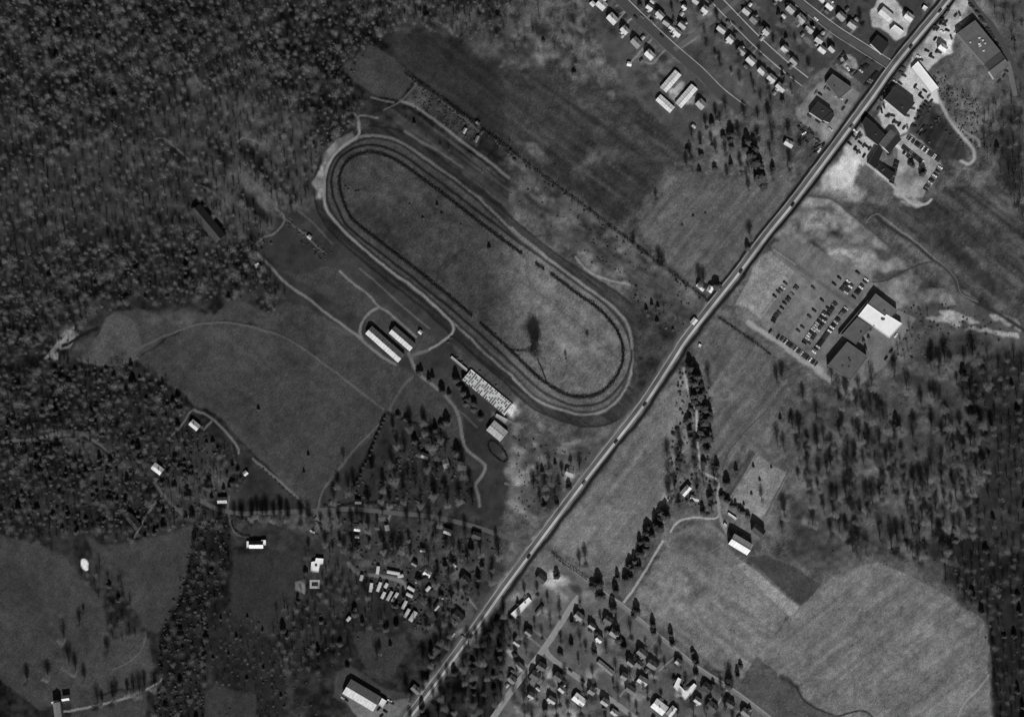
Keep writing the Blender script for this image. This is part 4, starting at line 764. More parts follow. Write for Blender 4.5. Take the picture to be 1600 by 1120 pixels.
# ------------------------------------------------------------------ cars
def car_mesh(tone, kind):
    paint = mat('car_paint', tone, .05, 1, .35); glass = mat('car_glass', .03, .1, 1, .15); tyre = mat('tyre', .03, .1, 1, .9)
    v, f, mi = [], [], []
    def loft(secs, m, cap=True):
        o = len(v); k = len(secs[0])
        for s in secs: v.extend(s)
        for i in range(len(secs)-1):
            for j in range(k):
                jn = (j+1) % k; f.append((o+i*k+j, o+i*k+jn, o+(i+1)*k+jn, o+(i+1)*k+j)); mi.append(m)
        f.append(tuple(o+j for j in range(k))[::-1]); f.append(tuple(o+(len(secs)-1)*k+j for j in range(k))); mi.extend([m, m])
    def sec(x, w, z0, z1, c=.12): return [(x,-w,z0),(x,w,z0),(x,w,z1-c),(x,w-c,z1),(x,-w+c,z1),(x,-w,z1-c)]
    l_ = {'sedan':2.55,'wagon':2.6,'truck':2.7}[kind]
    loft([sec(-l_,.8,.35,.75),sec(-l_+.2,.92,.28,.9),sec(-1.1,.96,.25,.95),sec(.9,.96,.25,.95),sec(l_-.3,.9,.28,.86),sec(l_,.78,.35,.7)], 0)
    rear = {'sedan':-1.55,'wagon':-2.35,'truck':-.6}[kind]
    loft([sec(rear,.8,.9,.98,.03),sec(rear+.45,.72,.9,1.45),sec(.35,.72,.9,1.45),sec(1.05,.82,.9,.97,.03)], 1)
    loft([sec(rear+.4,.66,1.44,1.52,.04),sec(.3,.66,1.44,1.52,.04)], 0)
    for x in (-1.6, 1.6):
        for y in (-.88, .88):
            o = len(v); m_ = 8
            for yy in (y-.1, y+.1):
                for k in range(m_): v.append((x+.33*math.cos(k*math.pi/4), yy, .33+.33*math.sin(k*math.pi/4)))
            for k in range(m_): f.append((o+k, o+(k+1) % m_, o+m_+(k+1) % m_, o+m_+k)); mi.append(2)
            f.append(tuple(o+k for k in range(m_))); f.append(tuple(o+m_+k for k in range(m_))); mi.extend([2, 2])
    return mesh('car', v, f, [paint, glass, tyre], mi)
CARS = {}
for tn, al in (('black', .02), ('dark', .05), ('grey', .16), ('pale', .5), ('white', .78)):
    for kd in ('sedan', 'wagon', 'truck'): CARS[tn, kd] = car_mesh(al, kd)
def car(px, py, ang, text, group):
    tn = random.choices(['black','dark','grey','pale','white'], [5,5,1.4,.8,.9])[0]; kd = random.choices(['sedan','wagon','truck'], [6,3,1])[0]
    x, y = W(px, py)
    o = obj('parked_car', CARS[tn, kd], None, (x, y, .06), -math.radians(ang) + random.uniform(-.05, .05))
    tag(o, '%s %s, %s' % (tn, {'sedan':'car','wagon':'estate car','truck':'pickup'}[kd], text), 'car', group)
def row_cars(a, b_, nn, ang, text, group, gap=0.0):
    k2 = 0
    for k in range(nn):
        if random.random() < gap: continue
        t = k / max(1, nn-1); car(a[0]+(b_[0]-a[0])*t, a[1]+(b_[1]-a[1])*t, ang, '%s %s' % (ordw(k2), text), group); k2 += 1
G1 = 'cars parked at the shop'
for k, p in enumerate([(135,415),(160,385),(178,372),(194,356),(210,325)]): car(*L2(*p), 36, '%s from the bottom in the outermost short row' % ordw(k), G1)
for k, p in enumerate([(126,592),(133,574),(142,558),(152,546),(166,530),(187,498),(205,465),(225,446),(236,428),(260,403),(280,367),(291,350)]): car(*L2(*p), 36, '%s from the bottom in the second row' % ordw(k), G1)
for k, p in enumerate([(405,355),(467,443),(412,515),(378,558),(330,632),(300,657)]): car(*L2(*p), 36, '%s down the nearly empty middle row' % ordw(k), G1)
row_cars(L2(342,742), L2(520,485), 18, 36, 'from the bottom in the left of the paired rows', G1, .12)
row_cars(L2(374,742), L2(562,466), 19, 36, 'from the bottom in the right of the paired rows', G1, .1)
row_cars(L2(410,805), L2(635,500), 26, 36, 'from the bottom in the row facing the shop front', G1, .08)
row_cars(L2(690,424), L2(778,300), 10, 36, 'from the bottom in the row above the shop corner', G1, .05)
row_cars(L2(605,372), L2(652,312), 5, 36, 'up the small upper double row, left side', G1)
row_cars(L2(635,390), L2(672,335), 5, 36, 'up the small upper double row, right side', G1)
row_cars(L2(185,712), L2(425,890), 25, -52, 'from the left in the row along the pale bank', G1, .06)
for p, tx in [((105,660),'alone at the pale bank corner'),((160,700),'next to the pale bank corner'),((717,250),'alone at the top edge of the car park'),((588,288),'upper of two in the upper lot'),((552,330),'lower of two in the upper lot'),((985,690),'behind the white shop block'),((950,800),'at the service lane behind the shop'),((915,850),'lower on the service lane behind the shop')]: car(*L2(*p), 36 if p[1] < 640 else -52, tx, G1)
G2 = 'cars on the highway sales lots'
def Z(ox, oy, s, pts): return [(ox + p[0]/s, oy + p[1]/s) for p in pts]
def scatter_cars(pts, anchor, text, angs, group):
    for k, p in enumerate(sorted(pts, key=lambda q: math.hypot(q[0]-anchor[0], q[1]-anchor[1]))): car(p[0], p[1], random.choice(angs), '%s out from %s' % (ordw(k), text), group)
row_cars((1419,215), (1467,250), 24, -54, 'from the top in the long row behind the sales lot', G2, .06)
row_cars((1469,262), (1446,296), 14, 32, 'down the right edge row of the sales lot', G2, .1)
row_cars((1411,230), (1441,254), 13, -54, 'from the top in the upper centre row of the sales lot', G2, .08)
row_cars((1413,238), (1424,247), 6, -54, 'from the top in the short centre row of the sales lot', G2)
row_cars((1402,249), (1393,285), 12, 20, 'down the row beside the dark service building', G2, .1)
scatter_cars(Z(1320,110,8,[(440,385),(420,480),(460,510),(490,450),(530,580),(560,560),(600,570),(610,640),(650,660),(680,680),(740,720),(780,710),(850,480),(870,700),(780,570),(480,330),(500,280),(540,210),(690,165),(620,140)]), (1404,160), 'the dark square showroom', [36,-54,10,80], G2)
scatter_cars(Z(1320,110,8,[(880,200),(900,250),(940,300),(960,340),(1000,260),(1050,330),(1080,390),(1020,400),(960,470),(930,520),(915,600),(890,620),(1000,450)]), (1430,130), 'the long white shed in the back yard', [36,-54], G2)
scatter_cars(Z(1320,110,8,[(920,780),(950,800),(980,710),(1000,780),(960,730),(840,690)]), (1450,200), 'the rough plot on its upper side', [-54], G2)
scatter_cars(Z(1320,110,8,[(130,760),(180,800),(150,850),(190,910),(240,940),(280,960),(60,920),(140,1000),(170,1020),(240,1070),(310,980),(100,820),(200,830)]), (1350,205), 'the showroom wing on its left forecourt', [36,-54], G2)
scatter_cars([(1341,238),(1336,232),(1389,240),(1392,237)], (1370,230), 'the pale hall wall', [-54], G2)
scatter_cars(Z(1230,0,8,[(690,690),(712,672),(665,720),(645,765),(690,805),(718,740),(738,725),(760,865),(795,890),(825,905),(850,915)]), (1315,85), 'the bright patch behind the roadside store', [60,-40], G2)
row_cars((1353,134), (1370,114), 8, 24, 'up the roadside row before the dark asphalt', G2)
scatter_cars(Z(1230,0,8,[(920,890),(940,850),(975,835),(995,820),(1010,740),(1075,780)]), (1350,105), 'the dark asphalt centre', [24,40], G2)
scatter_cars(Z(1200,110,8,[(600,280),(650,300),(720,220),(760,240),(860,310),(910,350),(940,480),(980,400),(515,575),(620,640),(680,640),(780,740)]), (1300,150), 'the grey roofed store on its lower side', [36,-54], G2)
scatter_cars(Z(1200,110,8,[(390,720),(420,755),(450,790),(490,800),(520,760),(550,790),(460,860),(480,890),(590,870),(630,880),(610,920),(650,950),(690,930),(600,965),(590,1030),(640,1000)]), (1262,205), 'the tree lined corner of the lower lot', [36,-54,-30], G2)
scatter_cars(Z(1400,0,8,[(550,140),(650,110),(620,175),(745,195),(795,178),(930,60),(950,85),(570,250),(600,262),(625,280),(600,315),(560,290),(490,335),(520,368),(485,365),(580,400),(640,385),(490,490),(690,470)]), (1475,30), 'the middle of the bright warehouse lot', [20,-54,70], G2)
row_cars((1527,19), (1562,77), 14, 20, 'from the top along the warehouse wall street', G2, .12)
scatter_cars(Z(1400,0,8,[(820,310),(850,290),(750,400),(1340,740),(1470,510),(1460,480),(1375,890),(1350,950),(1290,1020),(385,640),(430,690),(450,720),(510,640),(540,660),(280,710),(310,750),(90,850),(60,910),(100,950)]), (1535,75), 'the long grey warehouse', [20,-54], G2)
G3 = 'cars parked on the streets'
for p, a, tx in [((1003,27),40,'at the kerb high on the wide street'),((993,27),40,'across the wide street from the parked one'),((1034,56),40,'at the kerb halfway down the wide street'),((1146,37),42,'parked below the cross street'),((1158,47),42,'second below the cross street'),((1221,106),42,'parked low on the second street'),((1231,118),42,'lowest on the second street'),((1275,30),40,'parked on the joining street'),((891,1047),38,'on the residential drive'),((911,1063),38,'lower on the residential drive')]: car(p[0], p[1], a, tx, G3)
for p, a, tx in [((1155,427),-52,'driving the highway below the conifers'),((957,693),-53,'driving the highway by the race course'),((831,880),-53,'driving the highway past the toll road'),((1327,203),-52,'driving the highway by the sales lots'),((1430,85),-52,'driving the highway near the top'),((1240,318),-52,'driving the highway by the pasture'),((1010,628),-53,'driving the highway by the outer track bend'),((905,762),-53,'driving the highway by the pale pasture'),((735,993),-53,'driving the highway at the bottom curve')]:
    q = shift(ROAD, -3.2); c_ = min(q, key=lambda s: math.hypot(s[0]-p[0], s[1]-p[1])); x, y = W(*c_); car(c_[0], c_[1], a, tx, 'cars driving on the highway'); C.objects[-1].location.z = .16
scatter_cars([(606,1096),(612,1098),(592,1107),(602,1111),(596,1118),(536,1090),(541,1093),(609,1094)], (600,1090), 'the white annex of the long hall', [-50,30], 'cars at the long hall')
scatter_cars([(708,992),(724,994),(703,1000),(488,830),(502,828),(496,838),(650,907)], (715,985), 'the gravel yard house', [-50,30,80], 'cars among the trees')

# ------------------------------------------------------------------ trees
def tube(v, f, p, q, r0, r1, k):
    p, q = np.array(p, float), np.array(q, float); d = q - p; d /= np.linalg.norm(d) + 1e-9
    u = np.cross(d, (0, 0, 1) if abs(d[2]) < .9 else (1, 0, 0)); u /= np.linalg.norm(u); w = np.cross(d, u); o = len(v)
    for c_, r in ((p, r0), (q, r1)):
        for i in range(k): t = 2*math.pi*i/k; v.append(tuple(c_ + r*(u*math.cos(t) + w*math.sin(t))))
    for i in range(k): f.append((o+i, o+(i+1) % k, o+k+(i+1) % k, o+k+i))
def bare_tree(seed, H=17.0, R=5.2, ntw=1150, tw=.05, fill=.6):
    r = np.random.default_rng(seed); v, f = [], []
    lean = r.normal(0, .4, 2); top = np.array((lean[0], lean[1], H*.62))
    tube(v, f, (0, 0, -.2), top*.5, .42, .34, 6); tube(v, f, top*.5, top, .34, .2, 6); ends = []
    for k in range(9):
        t = r.uniform(.34, 1.0); s = top*t; an = k*2.4 + r.normal(0, .3); rad = R*r.uniform(.45, .85)
        e = np.array((s[0] + rad*math.cos(an), s[1] + rad*math.sin(an), min(H*.96, s[2] + H*r.uniform(.12, .32))))
        tube(v, f, s, e, .17, .07, 4); ends.append((s, e))
    ends.append((top, top + np.array((0, 0, H*.3)))); tube(v, f, top, ends[-1][1], .13, .05, 4)
    cv, cf = [], []
    for k in range(30):
        s, e = ends[r.integers(len(ends))]; a = s + (e-s)*r.uniform(.35, 1.0); b_ = a + r.normal(0, 1, 3)*np.array((R*.33, R*.33, H*.06)) + np.array((0, 0, H*.05))
        tube(cv, cf, a, b_, .05, .025, 3); ends.append((a, b_))
    zc, rz = H*.62, H*.37
    for k in range(ntw):
        d = r.normal(0, 1, 3); d /= np.linalg.norm(d); q = r.uniform(0, 1) ** fill
        lump = 1 + .34*math.sin(3*math.atan2(d[1], d[0]) + seed) + .25*math.sin(7*math.atan2(d[1], d[0]) + 4*d[2] + seed*2)
        a = np.array((d[0]*R*q*lump, d[1]*R*q*lump, zc + d[2]*rz*q)) + r.normal(0, .2, 3); e = d*.5 + r.normal(0, 1, 3); e[2] = e[2]*.7 + .3; e /= np.linalg.norm(e)
        b_ = a + e*r.uniform(.6, 1.7); sd_ = np.cross(e, r.normal(0, 1, 3)); sd_ /= np.linalg.norm(sd_) + 1e-9; o = len(cv); w = r.uniform(.5, 1.2)*tw
        cv += [tuple(a - sd_*w), tuple(a + sd_*w), tuple(b_)]; cf.append((o, o+1, o+2))
    return (v, f), (cv, cf)
def conifer(seed, H=11.0, R=2.6, nl=520, power=.75):
    r = np.random.default_rng(seed); v, f = [], []; tube(v, f, (0, 0, -.2), (0, 0, H*.9), .22, .05, 5); cv, cf = [], []
    lob = r.uniform(.75, 1.2, 9)
    for k in range(nl):
        t = r.random() ** 1.15; z = .5 + (H-.6)*t; an = r.uniform(0, 2*math.pi); rr = R*(1-t) ** power*min(1.0, .45+t*3)*lob[int(an/(2*math.pi)*9) % 9]*(1+.25*math.sin(5*an+7*t+seed))*math.sqrt(r.uniform(.2, 1))
        c_ = np.array((rr*math.cos(an), rr*math.sin(an), z)); out = np.array((math.cos(an), math.sin(an), -.25)); sd_ = np.array((-math.sin(an), math.cos(an), r.normal(0, .4)))
        L_, w = r.uniform(.5, .95), r.uniform(.3, .6); o = len(cv)
        cv += [tuple(c_ - sd_*w), tuple(c_ + sd_*w), tuple(c_ + out*L_ + sd_*w*.4), tuple(c_ + out*L_ - sd_*w*.4)]; cf.append((o, o+1, o+2, o+3))
    return (v, f), (cv, cf)
def bush(seed, H=2.0, R=1.6, nl=110):
    r = np.random.default_rng(seed); cv, cf = [], []
    for k in range(4): tube(cv, cf, (0, 0, -.1), tuple(r.normal(0, .4, 2)) + (H*.6,), .06, .03, 3)
    for k in range(nl):
        d = r.normal(0, 1, 3); d[2] = abs(d[2]); d /= np.linalg.norm(d); c_ = d*np.array((R, R, H))*r.uniform(.45, 1) ** .5; q = r.normal(0, 1, 3); q /= np.linalg.norm(q); p = np.cross(q, d); p /= np.linalg.norm(p) + 1e-9
        w = r.uniform(.18, .42); o = len(cv); cv += [tuple(c_ - q*w), tuple(c_ + p*w), tuple(c_ + q*w), tuple(c_ - p*w)]; cf.append((o, o+1, o+2, o+3))
    return cv, cf
BARK = mat('bark', .16, .25, 1.5, .95, rand=.3); TWIG = mat('twigs', .135, .2, .4, .95, rand=.9); NEEDLE = mat('needles', .065, .3, .8, .9, rand=.3); LEAF = mat('bush_leaves', .085, .3, 1, .9, rand=.75)
BT = [bare_tree(100+k, H, R, 1900, .07, .4) for k, (H, R) in enumerate([(18, 3.4), (20, 4.0), (17, 2.9), (21, 4.4), (18, 3.1), (15, 3.6)])]       # stand alone, full crowns
FT = [bare_tree(160+k, H, R, N_, .05, .36) for k, (H, R, N_) in enumerate([(18, 4.0, 170), (18, 5.4, 760), (16, 3.0, 560), (20, 4.5, 200), (17, 2.6, 150), (12, 3.6, 640)])]          # of the close wood, thin crowns
CT = [conifer(200+k, H, R, nl, p) for k, (H, R, nl, p) in enumerate([(9.5, 3.3, 560, .5), (11.5, 3.3, 620, .6), (7, 3.5, 500, .42), (11, 4.2, 780, .45)])]
BT_M = [(mesh('trunk', *a, [BARK]), mesh('crown', *c_, [TWIG])) for a, c_ in BT]
CT_M = [(mesh('trunk', *a, [BARK]), mesh('crown', *c_, [NEEDLE])) for a, c_ in CT]
BU_M = [mesh('shrub', *bush(300+k), [LEAF]) for k in range(4)]
def joined(name, a, c_, m2):
    v = a[0] + c_[0]; o = len(a[0]); f = a[1] + [tuple(i+o for i in q) for q in c_[1]]
    return mesh(name, v, f, [BARK, m2], [0]*len(a[1]) + [1]*len(c_[1]))
BT_J = [joined('bare_tree_form', a, c_, TWIG) for a, c_ in FT + BT]; CT_J = [joined('conifer_form', a, c_, NEEDLE) for a, c_ in CT]

LAND = [(1345,500,'the white shop block'),(1320,565,'the square grey store'),(1156,849,'the white barn'),(1184,828,'the dark barn'),(1071,766,'the white farmhouse'),(1100,450,'the white bungalow'),(305,664,'the square drive house'),(247,732,'the lone white house'),(348,781,'the roadside cottage'),(210,815,'the pale drive house'),(400,848,'the long country house'),(495,885,'the swimming pool house'),(558,825,'the small white cottage'),(605,920,'the trailer park'),(668,895,'the house above the trailers'),(566,1085,'the long hall'),(92,1100,'the tall pale barn'),(131,881,'the white patch'),(602,538,'the long stable'),(326,350,'the long wood shed'),(762,613,'the grandstand'),(778,674,'the clubhouse'),(716,962,'the highway house'),(727,905,'the gravel yard house'),(1050,145,'the white motel'),(957,31,'the topmost field side houses'),(1015,87,'the lowest field side house'),(1150,132,'the ball field'),(1232,225,'the low white house'),(1264,47,'the backing row houses'),(1325,35,'the joining street houses'),(1533,75,'the long warehouse'),(1404,160,'the dark showroom'),(890,738,'the roadside cottage under trees'),(846,903,'the roadside shop'),(936,997,'the toll bend houses'),(1004,1062,'the drive houses'),(1070,1075,'the C shaped house'),(872,1056,'the side street houses'),(905,1092,'the white ranch house'),(1185,755,'the pale paddock'),(1370,875,'the top corner of the big hay field'),(1540,965,'the right corner of the big hay field'),(1420,700,'the open wood centre'),(1260,660,'the open wood edge'),(645,700,'the wooded garden'),(760,740,'the lane end'),(835,525,'the infield'),(1190,350,'the highway pasture'),(1500,460,'the stream bend'),(860,330,'the strip above the track'),(640,60,'the dark upper field'),(700,1060,'the highway curve'),(560,1010,'the small clearing'),(990,900,'the conifer row lane'),(1092,650,'the farm lane'),(1230,640,'the bank corner'),(1530,640,'the right hand wood'),(1480,800,'the lower open wood'),(1100,1110,'the bottom dark roofed house'),(470,420,'the stable lane'),(590,180,'the upper track end'),(440,770,'the fence lane'),(200,560,'the meadow corner'),(250,1040,'the lower left lane'),(30,700,'the left wood edge'),(430,950,'the dark meadow')]
TREES = []      # (x, y, kind, variant, scale, individual)
def put(x, y, kind, s=1.0, ind=True): TREES.append((x, y, kind, random.randrange(6 if kind == 'b' else 4), s, ind))
PTS = {}
def free(x, y, r):
    for i in (-1, 0, 1):
        for j in (-1, 0, 1):
            for q in PTS.get((int(x // 16)+i, int(y // 16)+j), ()):
                if (q[0]-x) ** 2 + (q[1]-y) ** 2 < r*r: return False
    return True
def wood(pts, spacing, share=.0, ind=False, smin=.75, smax=1.15, keep=1.0, count=None, kind='b', thr=None):
    xs = [p[0] for p in pts]; ys = [p[1] for p in pts]; A = abs(sum(pts[i-1][0]*pts[i][1]-pts[i][0]*pts[i-1][1] for i in range(len(pts))))/2
    nn = int(A/(spacing*spacing)*3.0); placed = 0
    cand = rng.random((nn, 2)); cx = min(xs) + cand[:, 0]*(max(xs)-min(xs)); cy = min(ys) + cand[:, 1]*(max(ys)-min(ys)); ok = inside(cx, cy, pts)
    for x, y, o_ in zip(cx, cy, ok):
        if not o_ or blocked(x, y) or random.random() > keep: continue
        if thr is not None and NM[int((y-gy[0])/STEP), int((x-gx[0])/STEP)] + .5*NB[int((y-gy[0])/STEP), int((x-gx[0])/STEP)] < thr: continue
        if count is not None and placed >= count: break
        if not free(x, y, spacing*random.uniform(.75, 1.15)): continue
        PTS.setdefault((int(x // 16), int(y // 16)), []).append((x, y)); k = 'c' if random.random() < share else kind
        put(x, y, k, random.uniform(smin, smax), ind); placed += 1
# single trees first
for x, y, k, s in [(1119,448,'c',1.35),(1093,446,'b',1.1),(1100,447,'b',1.0),(836,548,'b',1.7),(841,544,'b',1.5),(832,545,'b',1.5),(837,552,'b',1.4),(1172,372,'b',1.0),(1168,388,'c',.8),(1025,312,'b',.7),(1030,412,'b',.9),(1036,420,'b',.9),(990,385,'b',.8),(926,916,'c',1.1),(935,912,'c',1.2),(938,932,'c',1.25),(962,922,'c',1.0),(958,950,'c',1.1),(995,955,'c',1.0),(990,962,'c',.8),(1020,975,'c',1.0),(1021,988,'c',.9),(1050,1005,'c',.9),(1048,990,'c',.8),(1085,1030,'c',1.0),(1088,1035,'c',.9),(1082,1018,'c',.7),(1140,1062,'b',1.1),(1139,1070,'c',1.3),(1152,1054,'c',.8),(1157,1040,'c',.8),(1219,655,'c',.5),(125,978,'b',.8),(131,958,'b',.5),(100,1000,'b',.9),(108,1040,'b',1.1),(118,1050,'b',1.0),(43,1068,'b',1.0),(75,1058,'b',1.0),(132,1065,'b',.9),(168,1020,'b',1.0),(482,712,'c',.5),(537,720,'b',.6),(528,760,'b',.9),(553,762,'b',1.0),(545,770,'b',.9),(590,1030,'b',.9),(594,1020,'b',.7),(610,1008,'c',.6),(683,322,'c',.5),(764,388,'c',.5),(1395,688,'b',1.15),(1427,690,'b',1.15),(1456,670,'b',1.15),(1400,735,'b',1.2),(1505,722,'b',1.3),(1440,640,'b',1.2),(1470,640,'b',1.1),(1375,780,'b',1.0),(1300,600,'b',1.0),(1222,596,'b',1.1),(1214,600,'b',1.0),(1255,630,'b',1.0),(1276,655,'b',.9),(1215,700,'b',1.1),(1225,705,'b',1.0),(1262,700,'b',1.0),(1280,745,'b',1.1),(1292,740,'b',1.0),(1270,820,'b',1.1),(1150,735,'c',.7),(1135,755,'c',1.0),(1190,782,'b',.8),(404,640,'c',.5),(475,738,'c',.4),(870,900,'c',.8),(915,880,'b',1.0),(906,885,'b',.9),(1440,272,'c',1.0),(1443,268,'c',.9),(1422,256,'c',.8),(1426,260,'c',.7),(884,560,'b',.45),(918,528,'b',.5),(1170,300,'b',.8),(648,690,'c',1.0),(690,665,'c',1.0),(698,660,'c',1.2),(680,672,'c',.9),(635,655,'c',.8),(622,650,'c',.8)]:
    put(x, y, k, s); PTS.setdefault((int(x // 16), int(y // 16)), []).append((x, y))
for x, y in [(1177,729),(1187,750),(1174,771),(1162,788),(1205,730)]: put(x, y, 'c', .38)
# rows of conifers
def crow(a, b_, nn, s, kind='c', j=2.0):
    for k in range(nn):
        t = k/max(1, nn-1); x = a[0]+(b_[0]-a[0])*t + random.gauss(0, j); y = a[1]+(b_[1]-a[1])*t + random.gauss(0, j)
        put(x, y, kind, s*random.uniform(.8, 1.2)); PTS.setdefault((int(x // 16), int(y // 16)), []).append((x, y))
crow((975,905), (1008,850), 17, .95, j=6); crow((1008,850), (1040,800), 13, 1.1, j=6); crow((1128,778), (1168,806), 9, .8, j=1.5)
crow((1362,505), (1352,545), 5, .6); crow((1080,572), (1094,625), 20, 1.25, j=4); crow((1098,640), (1104,700), 18, 1.2, j=4); crow((1076,640), (1084,690), 6, .9, j=5)
crow((715,600), (745,650), 9, .9, 'c', 4); crow((655,575), (700,615), 7, .8, 'c', 4); crow((602,652), (555,760), 16, .45, 'c', 1)
crow((960,985), (975,1010), 3, .9); crow((1172,232), (1192,285), 12, 1.35, j=6); crow((1075,232), (1100,262), 3, .9, j=6); crow((1130,215), (1165,235), 6, 1.1, j=6)
crow((340,812), (480,808), 12, 1.0, 'b', 4); crow((150,1100), (240,1075), 9, .9, 'b', 3); crow((380,815), (480,812), 8, 1.05, 'b', 4)
# woods whose trees stand singly
wood([(1235,645),(1320,612),(1410,585),(1470,560),(1530,560),(1560,640),(1540,760),(1520,860),(1450,900),(1370,865),(1300,885),(1240,860),(1215,840),(1240,760)], 12.5, .03, True, .65, 1.4, thr=.02)
wood([(1080,560),(1108,590),(1112,660),(1124,730),(1118,815),(1070,800),(1042,790),(1030,740),(1052,690),(1082,650)], 13, .25, True, .7, 1.05)
wood([(600,665),(690,655),(740,745),(745,790),(690,798),(500,790),(560,745)], 17, .1, True, .7, 1.2)
wood([(480,805),(610,808),(700,815),(790,845),(780,900),(745,940),(700,1000),(660,990),(650,880),(540,870),(480,860)], 14, .12, True, .6, 1.1)
wood([(845,730),(890,720),(920,745),(880,790),(850,800),(830,770)], 12, .3, True, .6, .9)
wood([(900,-50),(1200,-50),(1280,60),(1262,140),(1200,180),(1080,60)], 17, .18, True, .45, .85)
wood([(1260,-50),(1360,-50),(1360,60),(1300,20)], 18, .2, True, .55, .9)
wood([(830,920),(940,940),(1010,1000),(1110,1060),(1190,1130),(800,1150),(790,940)], 17, .12, True, .5, .9)
wood([(1075,232),(1100,185),(1150,172),(1235,190),(1258,240),(1235,280),(1180,292),(1060,262)], 14, .1, True, .7, 1.0)
wood([(640,1065),(690,1000),(740,1010),(790,950),(830,1000),(790,1090),(720,1195),(600,1195)], 11.5, .12, True, .75, 1.15)
# masses of woodland
MIDW = [(-75,230),(110,190),(290,125),(430,160),(490,250),(490,300),(470,330),(430,300),(400,260),(380,300),(430,340),(400,390),(340,330),(260,370),(150,390),(-75,400)]
for q_ in [(410,236,90,13,40),(398,302,95,15,45),(362,322,70,12,45),(425,345,40,22,30),(300,140,16,36,0),(272,232,50,6,40)]: block_poly(rect_px(*q_), 0)
wood(MIDW, 9.5, .0, smin=.5, smax=1.1)
block_poly(MIDW, 0)
wood([(-75,-75),(800,-75),(800,40),(770,70),(700,58),(640,40),(590,66),(528,104),(548,132),(575,160),(560,180),(545,176),(555,200),(530,218),(500,240),(490,300),(470,330),(400,390),(425,440),(450,470),(420,490),(388,470),(340,466),(280,480),(200,470),(150,500),(110,535),(80,550),(-75,590)], 7.4, .02, smin=.4, smax=1.2)
wood([(-75,590),(100,560),(140,575),(210,570),(245,592),(300,640),(285,660),(270,690),(320,680),(370,712),(385,750),(370,775),(340,770),(305,815),(250,832),(200,850),(130,830),(60,850),(0,832),(-75,830)], 8.2, .16, smin=.45, smax=1.0)
wood([(306,820),(355,800),(362,880),(350,950),(322,985),(325,1040),(318,1110),(318,1195),(235,1195),(246,1070),(250,1000),(275,965),(300,880)], 11, .08, smin=.6, smax=1.0)
wood([(120,895),(150,880),(180,900),(205,940),(225,985),(205,1010),(175,1000),(165,950)], 10, .05, smin=.6, smax=.9)
wood([(548,905),(640,932),(652,975),(610,990),(580,980),(552,992)], 11, .15, smin=.6, smax=1.0)
wood([(420,960),(470,930),(540,875),(560,920),(560,985),(545,1000),(560,1060),(520,1050),(480,1070),(440,1040)], 11, .1, smin=.6, smax=.95)
wood([(480,860),(545,872),(470,930),(478,870)], 11, .1, smin=.6, smax=.95)
wood([(1500,560),(1675,560),(1675,760),(1540,760),(1520,640)], 15, .06, smin=.8, smax=1.2)
wood([(320,985),(350,955),(400,965),(450,1040),(440,1195),(410,1195),(400,1085),(340,1068)], 8.5, .1, smin=.25, smax=.5)
wood([(1530,560),(1675,570),(1675,1195),(1556,1195),(1550,1000),(1536,958),(1450,902),(1520,860),(1545,760),(1560,640)], 12, .12, smin=.7, smax=1.0)
wood([(1535,180),(1600,130),(1675,150),(1675,420),(1600,345),(1560,288),(1535,240)], 11, .05, smin=.7, smax=1.0)
wood([(1530,-75),(1675,-75),(1675,100),(1600,110),(1545,20)], 15, .05, smin=.6, smax=.9)
wood([(798,-75),(900,-75),(935,60),(900,120),(850,95),(800,100)], 17, .05, smin=.4, smax=.75)
wood([(800,240),(960,360),(1000,390),(985,400),(900,345),(860,345),(800,290)], 20, .1, smin=.3, smax=.6)
wood([(985,445),(1060,500),(1075,520),(1050,530),(1010,500),(985,470)], 10, .5, smin=.35, smax=.6)
wood([(640,112),(800,228),(800,240),(640,124)], 8, .2, smin=.3, smax=.55)
wood([(600,165),(640,180),(720,240),(800,310),(800,322),(700,245),(620,195)], 12, .1, smin=.3, smax=.55)
wood([(1400,600),(1340,615),(1390,560),(1420,500),(1440,480),(1470,500),(1420,560)], 12, .1, smin=.5, smax=.8)
wood([(1360,-75),(1480,-75),(1440,0),(1380,0)], 18, .1, smin=.4, smax=.7)
def rank_labels(items, kindname):
    byl = {}
    for it in items:
        x, y = it[0], it[1]; k = min(range(len(LAND)), key=lambda q: math.hypot(LAND[q][0]-x, LAND[q][1]-y)); byl.setdefault(k, []).append(it)
    out = []
    for k, lst in byl.items():
        lst.sort(key=lambda q: math.hypot(LAND[k][0]-q[0], LAND[k][1]-q[1]))
        for r_, it in enumerate(lst): out.append((it, '%s, %s out from %s' % (kindname, ordw(r_), LAND[k][2]), '%ss around %s' % (kindname.split()[-1], LAND[k][2])))
    return out
INV = lambda t: -40 < t[0] < 1640 and -40 < t[1] < 1170
bare = [t for t in TREES if t[2] == 'b']; con = [t for t in TREES if t[2] == 'c']
bi = [t for t in bare if t[5] and 0 < t[0] < 1600 and 0 < t[1] < 1120]; bi.sort(key=lambda t: -t[4]); bi = bi[:300]
ci = [t for t in con if 0 < t[0] < 1600 and 0 < t[1] < 1120]; ci.sort(key=lambda t: (-t[5], -t[4])); ci = ci[:300]
def plant(items, name, kindname, MM, vn):
    for it, lb, gp in rank_labels(items, kindname):
        x, y = W(it[0], it[1]); e = bpy.data.objects.new(name, None); C.objects.link(e); e.location = (x, y, 0); s = it[4]; e.scale = (s*random.uniform(.9, 1.1), s*random.uniform(.9, 1.1), s); e.rotation_euler = (0, 0, random.uniform(0, 6.28))
        tag(e, lb, 'tree', gp); a, c_ = MM[it[3] % vn]; obj('trunk', a, e); obj('crown', c_, e)
plant(bi, 'bare_tree', 'leafless pale tree', BT_M, 6)
plant(ci, 'conifer', 'dark conifer tree', CT_M, 4)
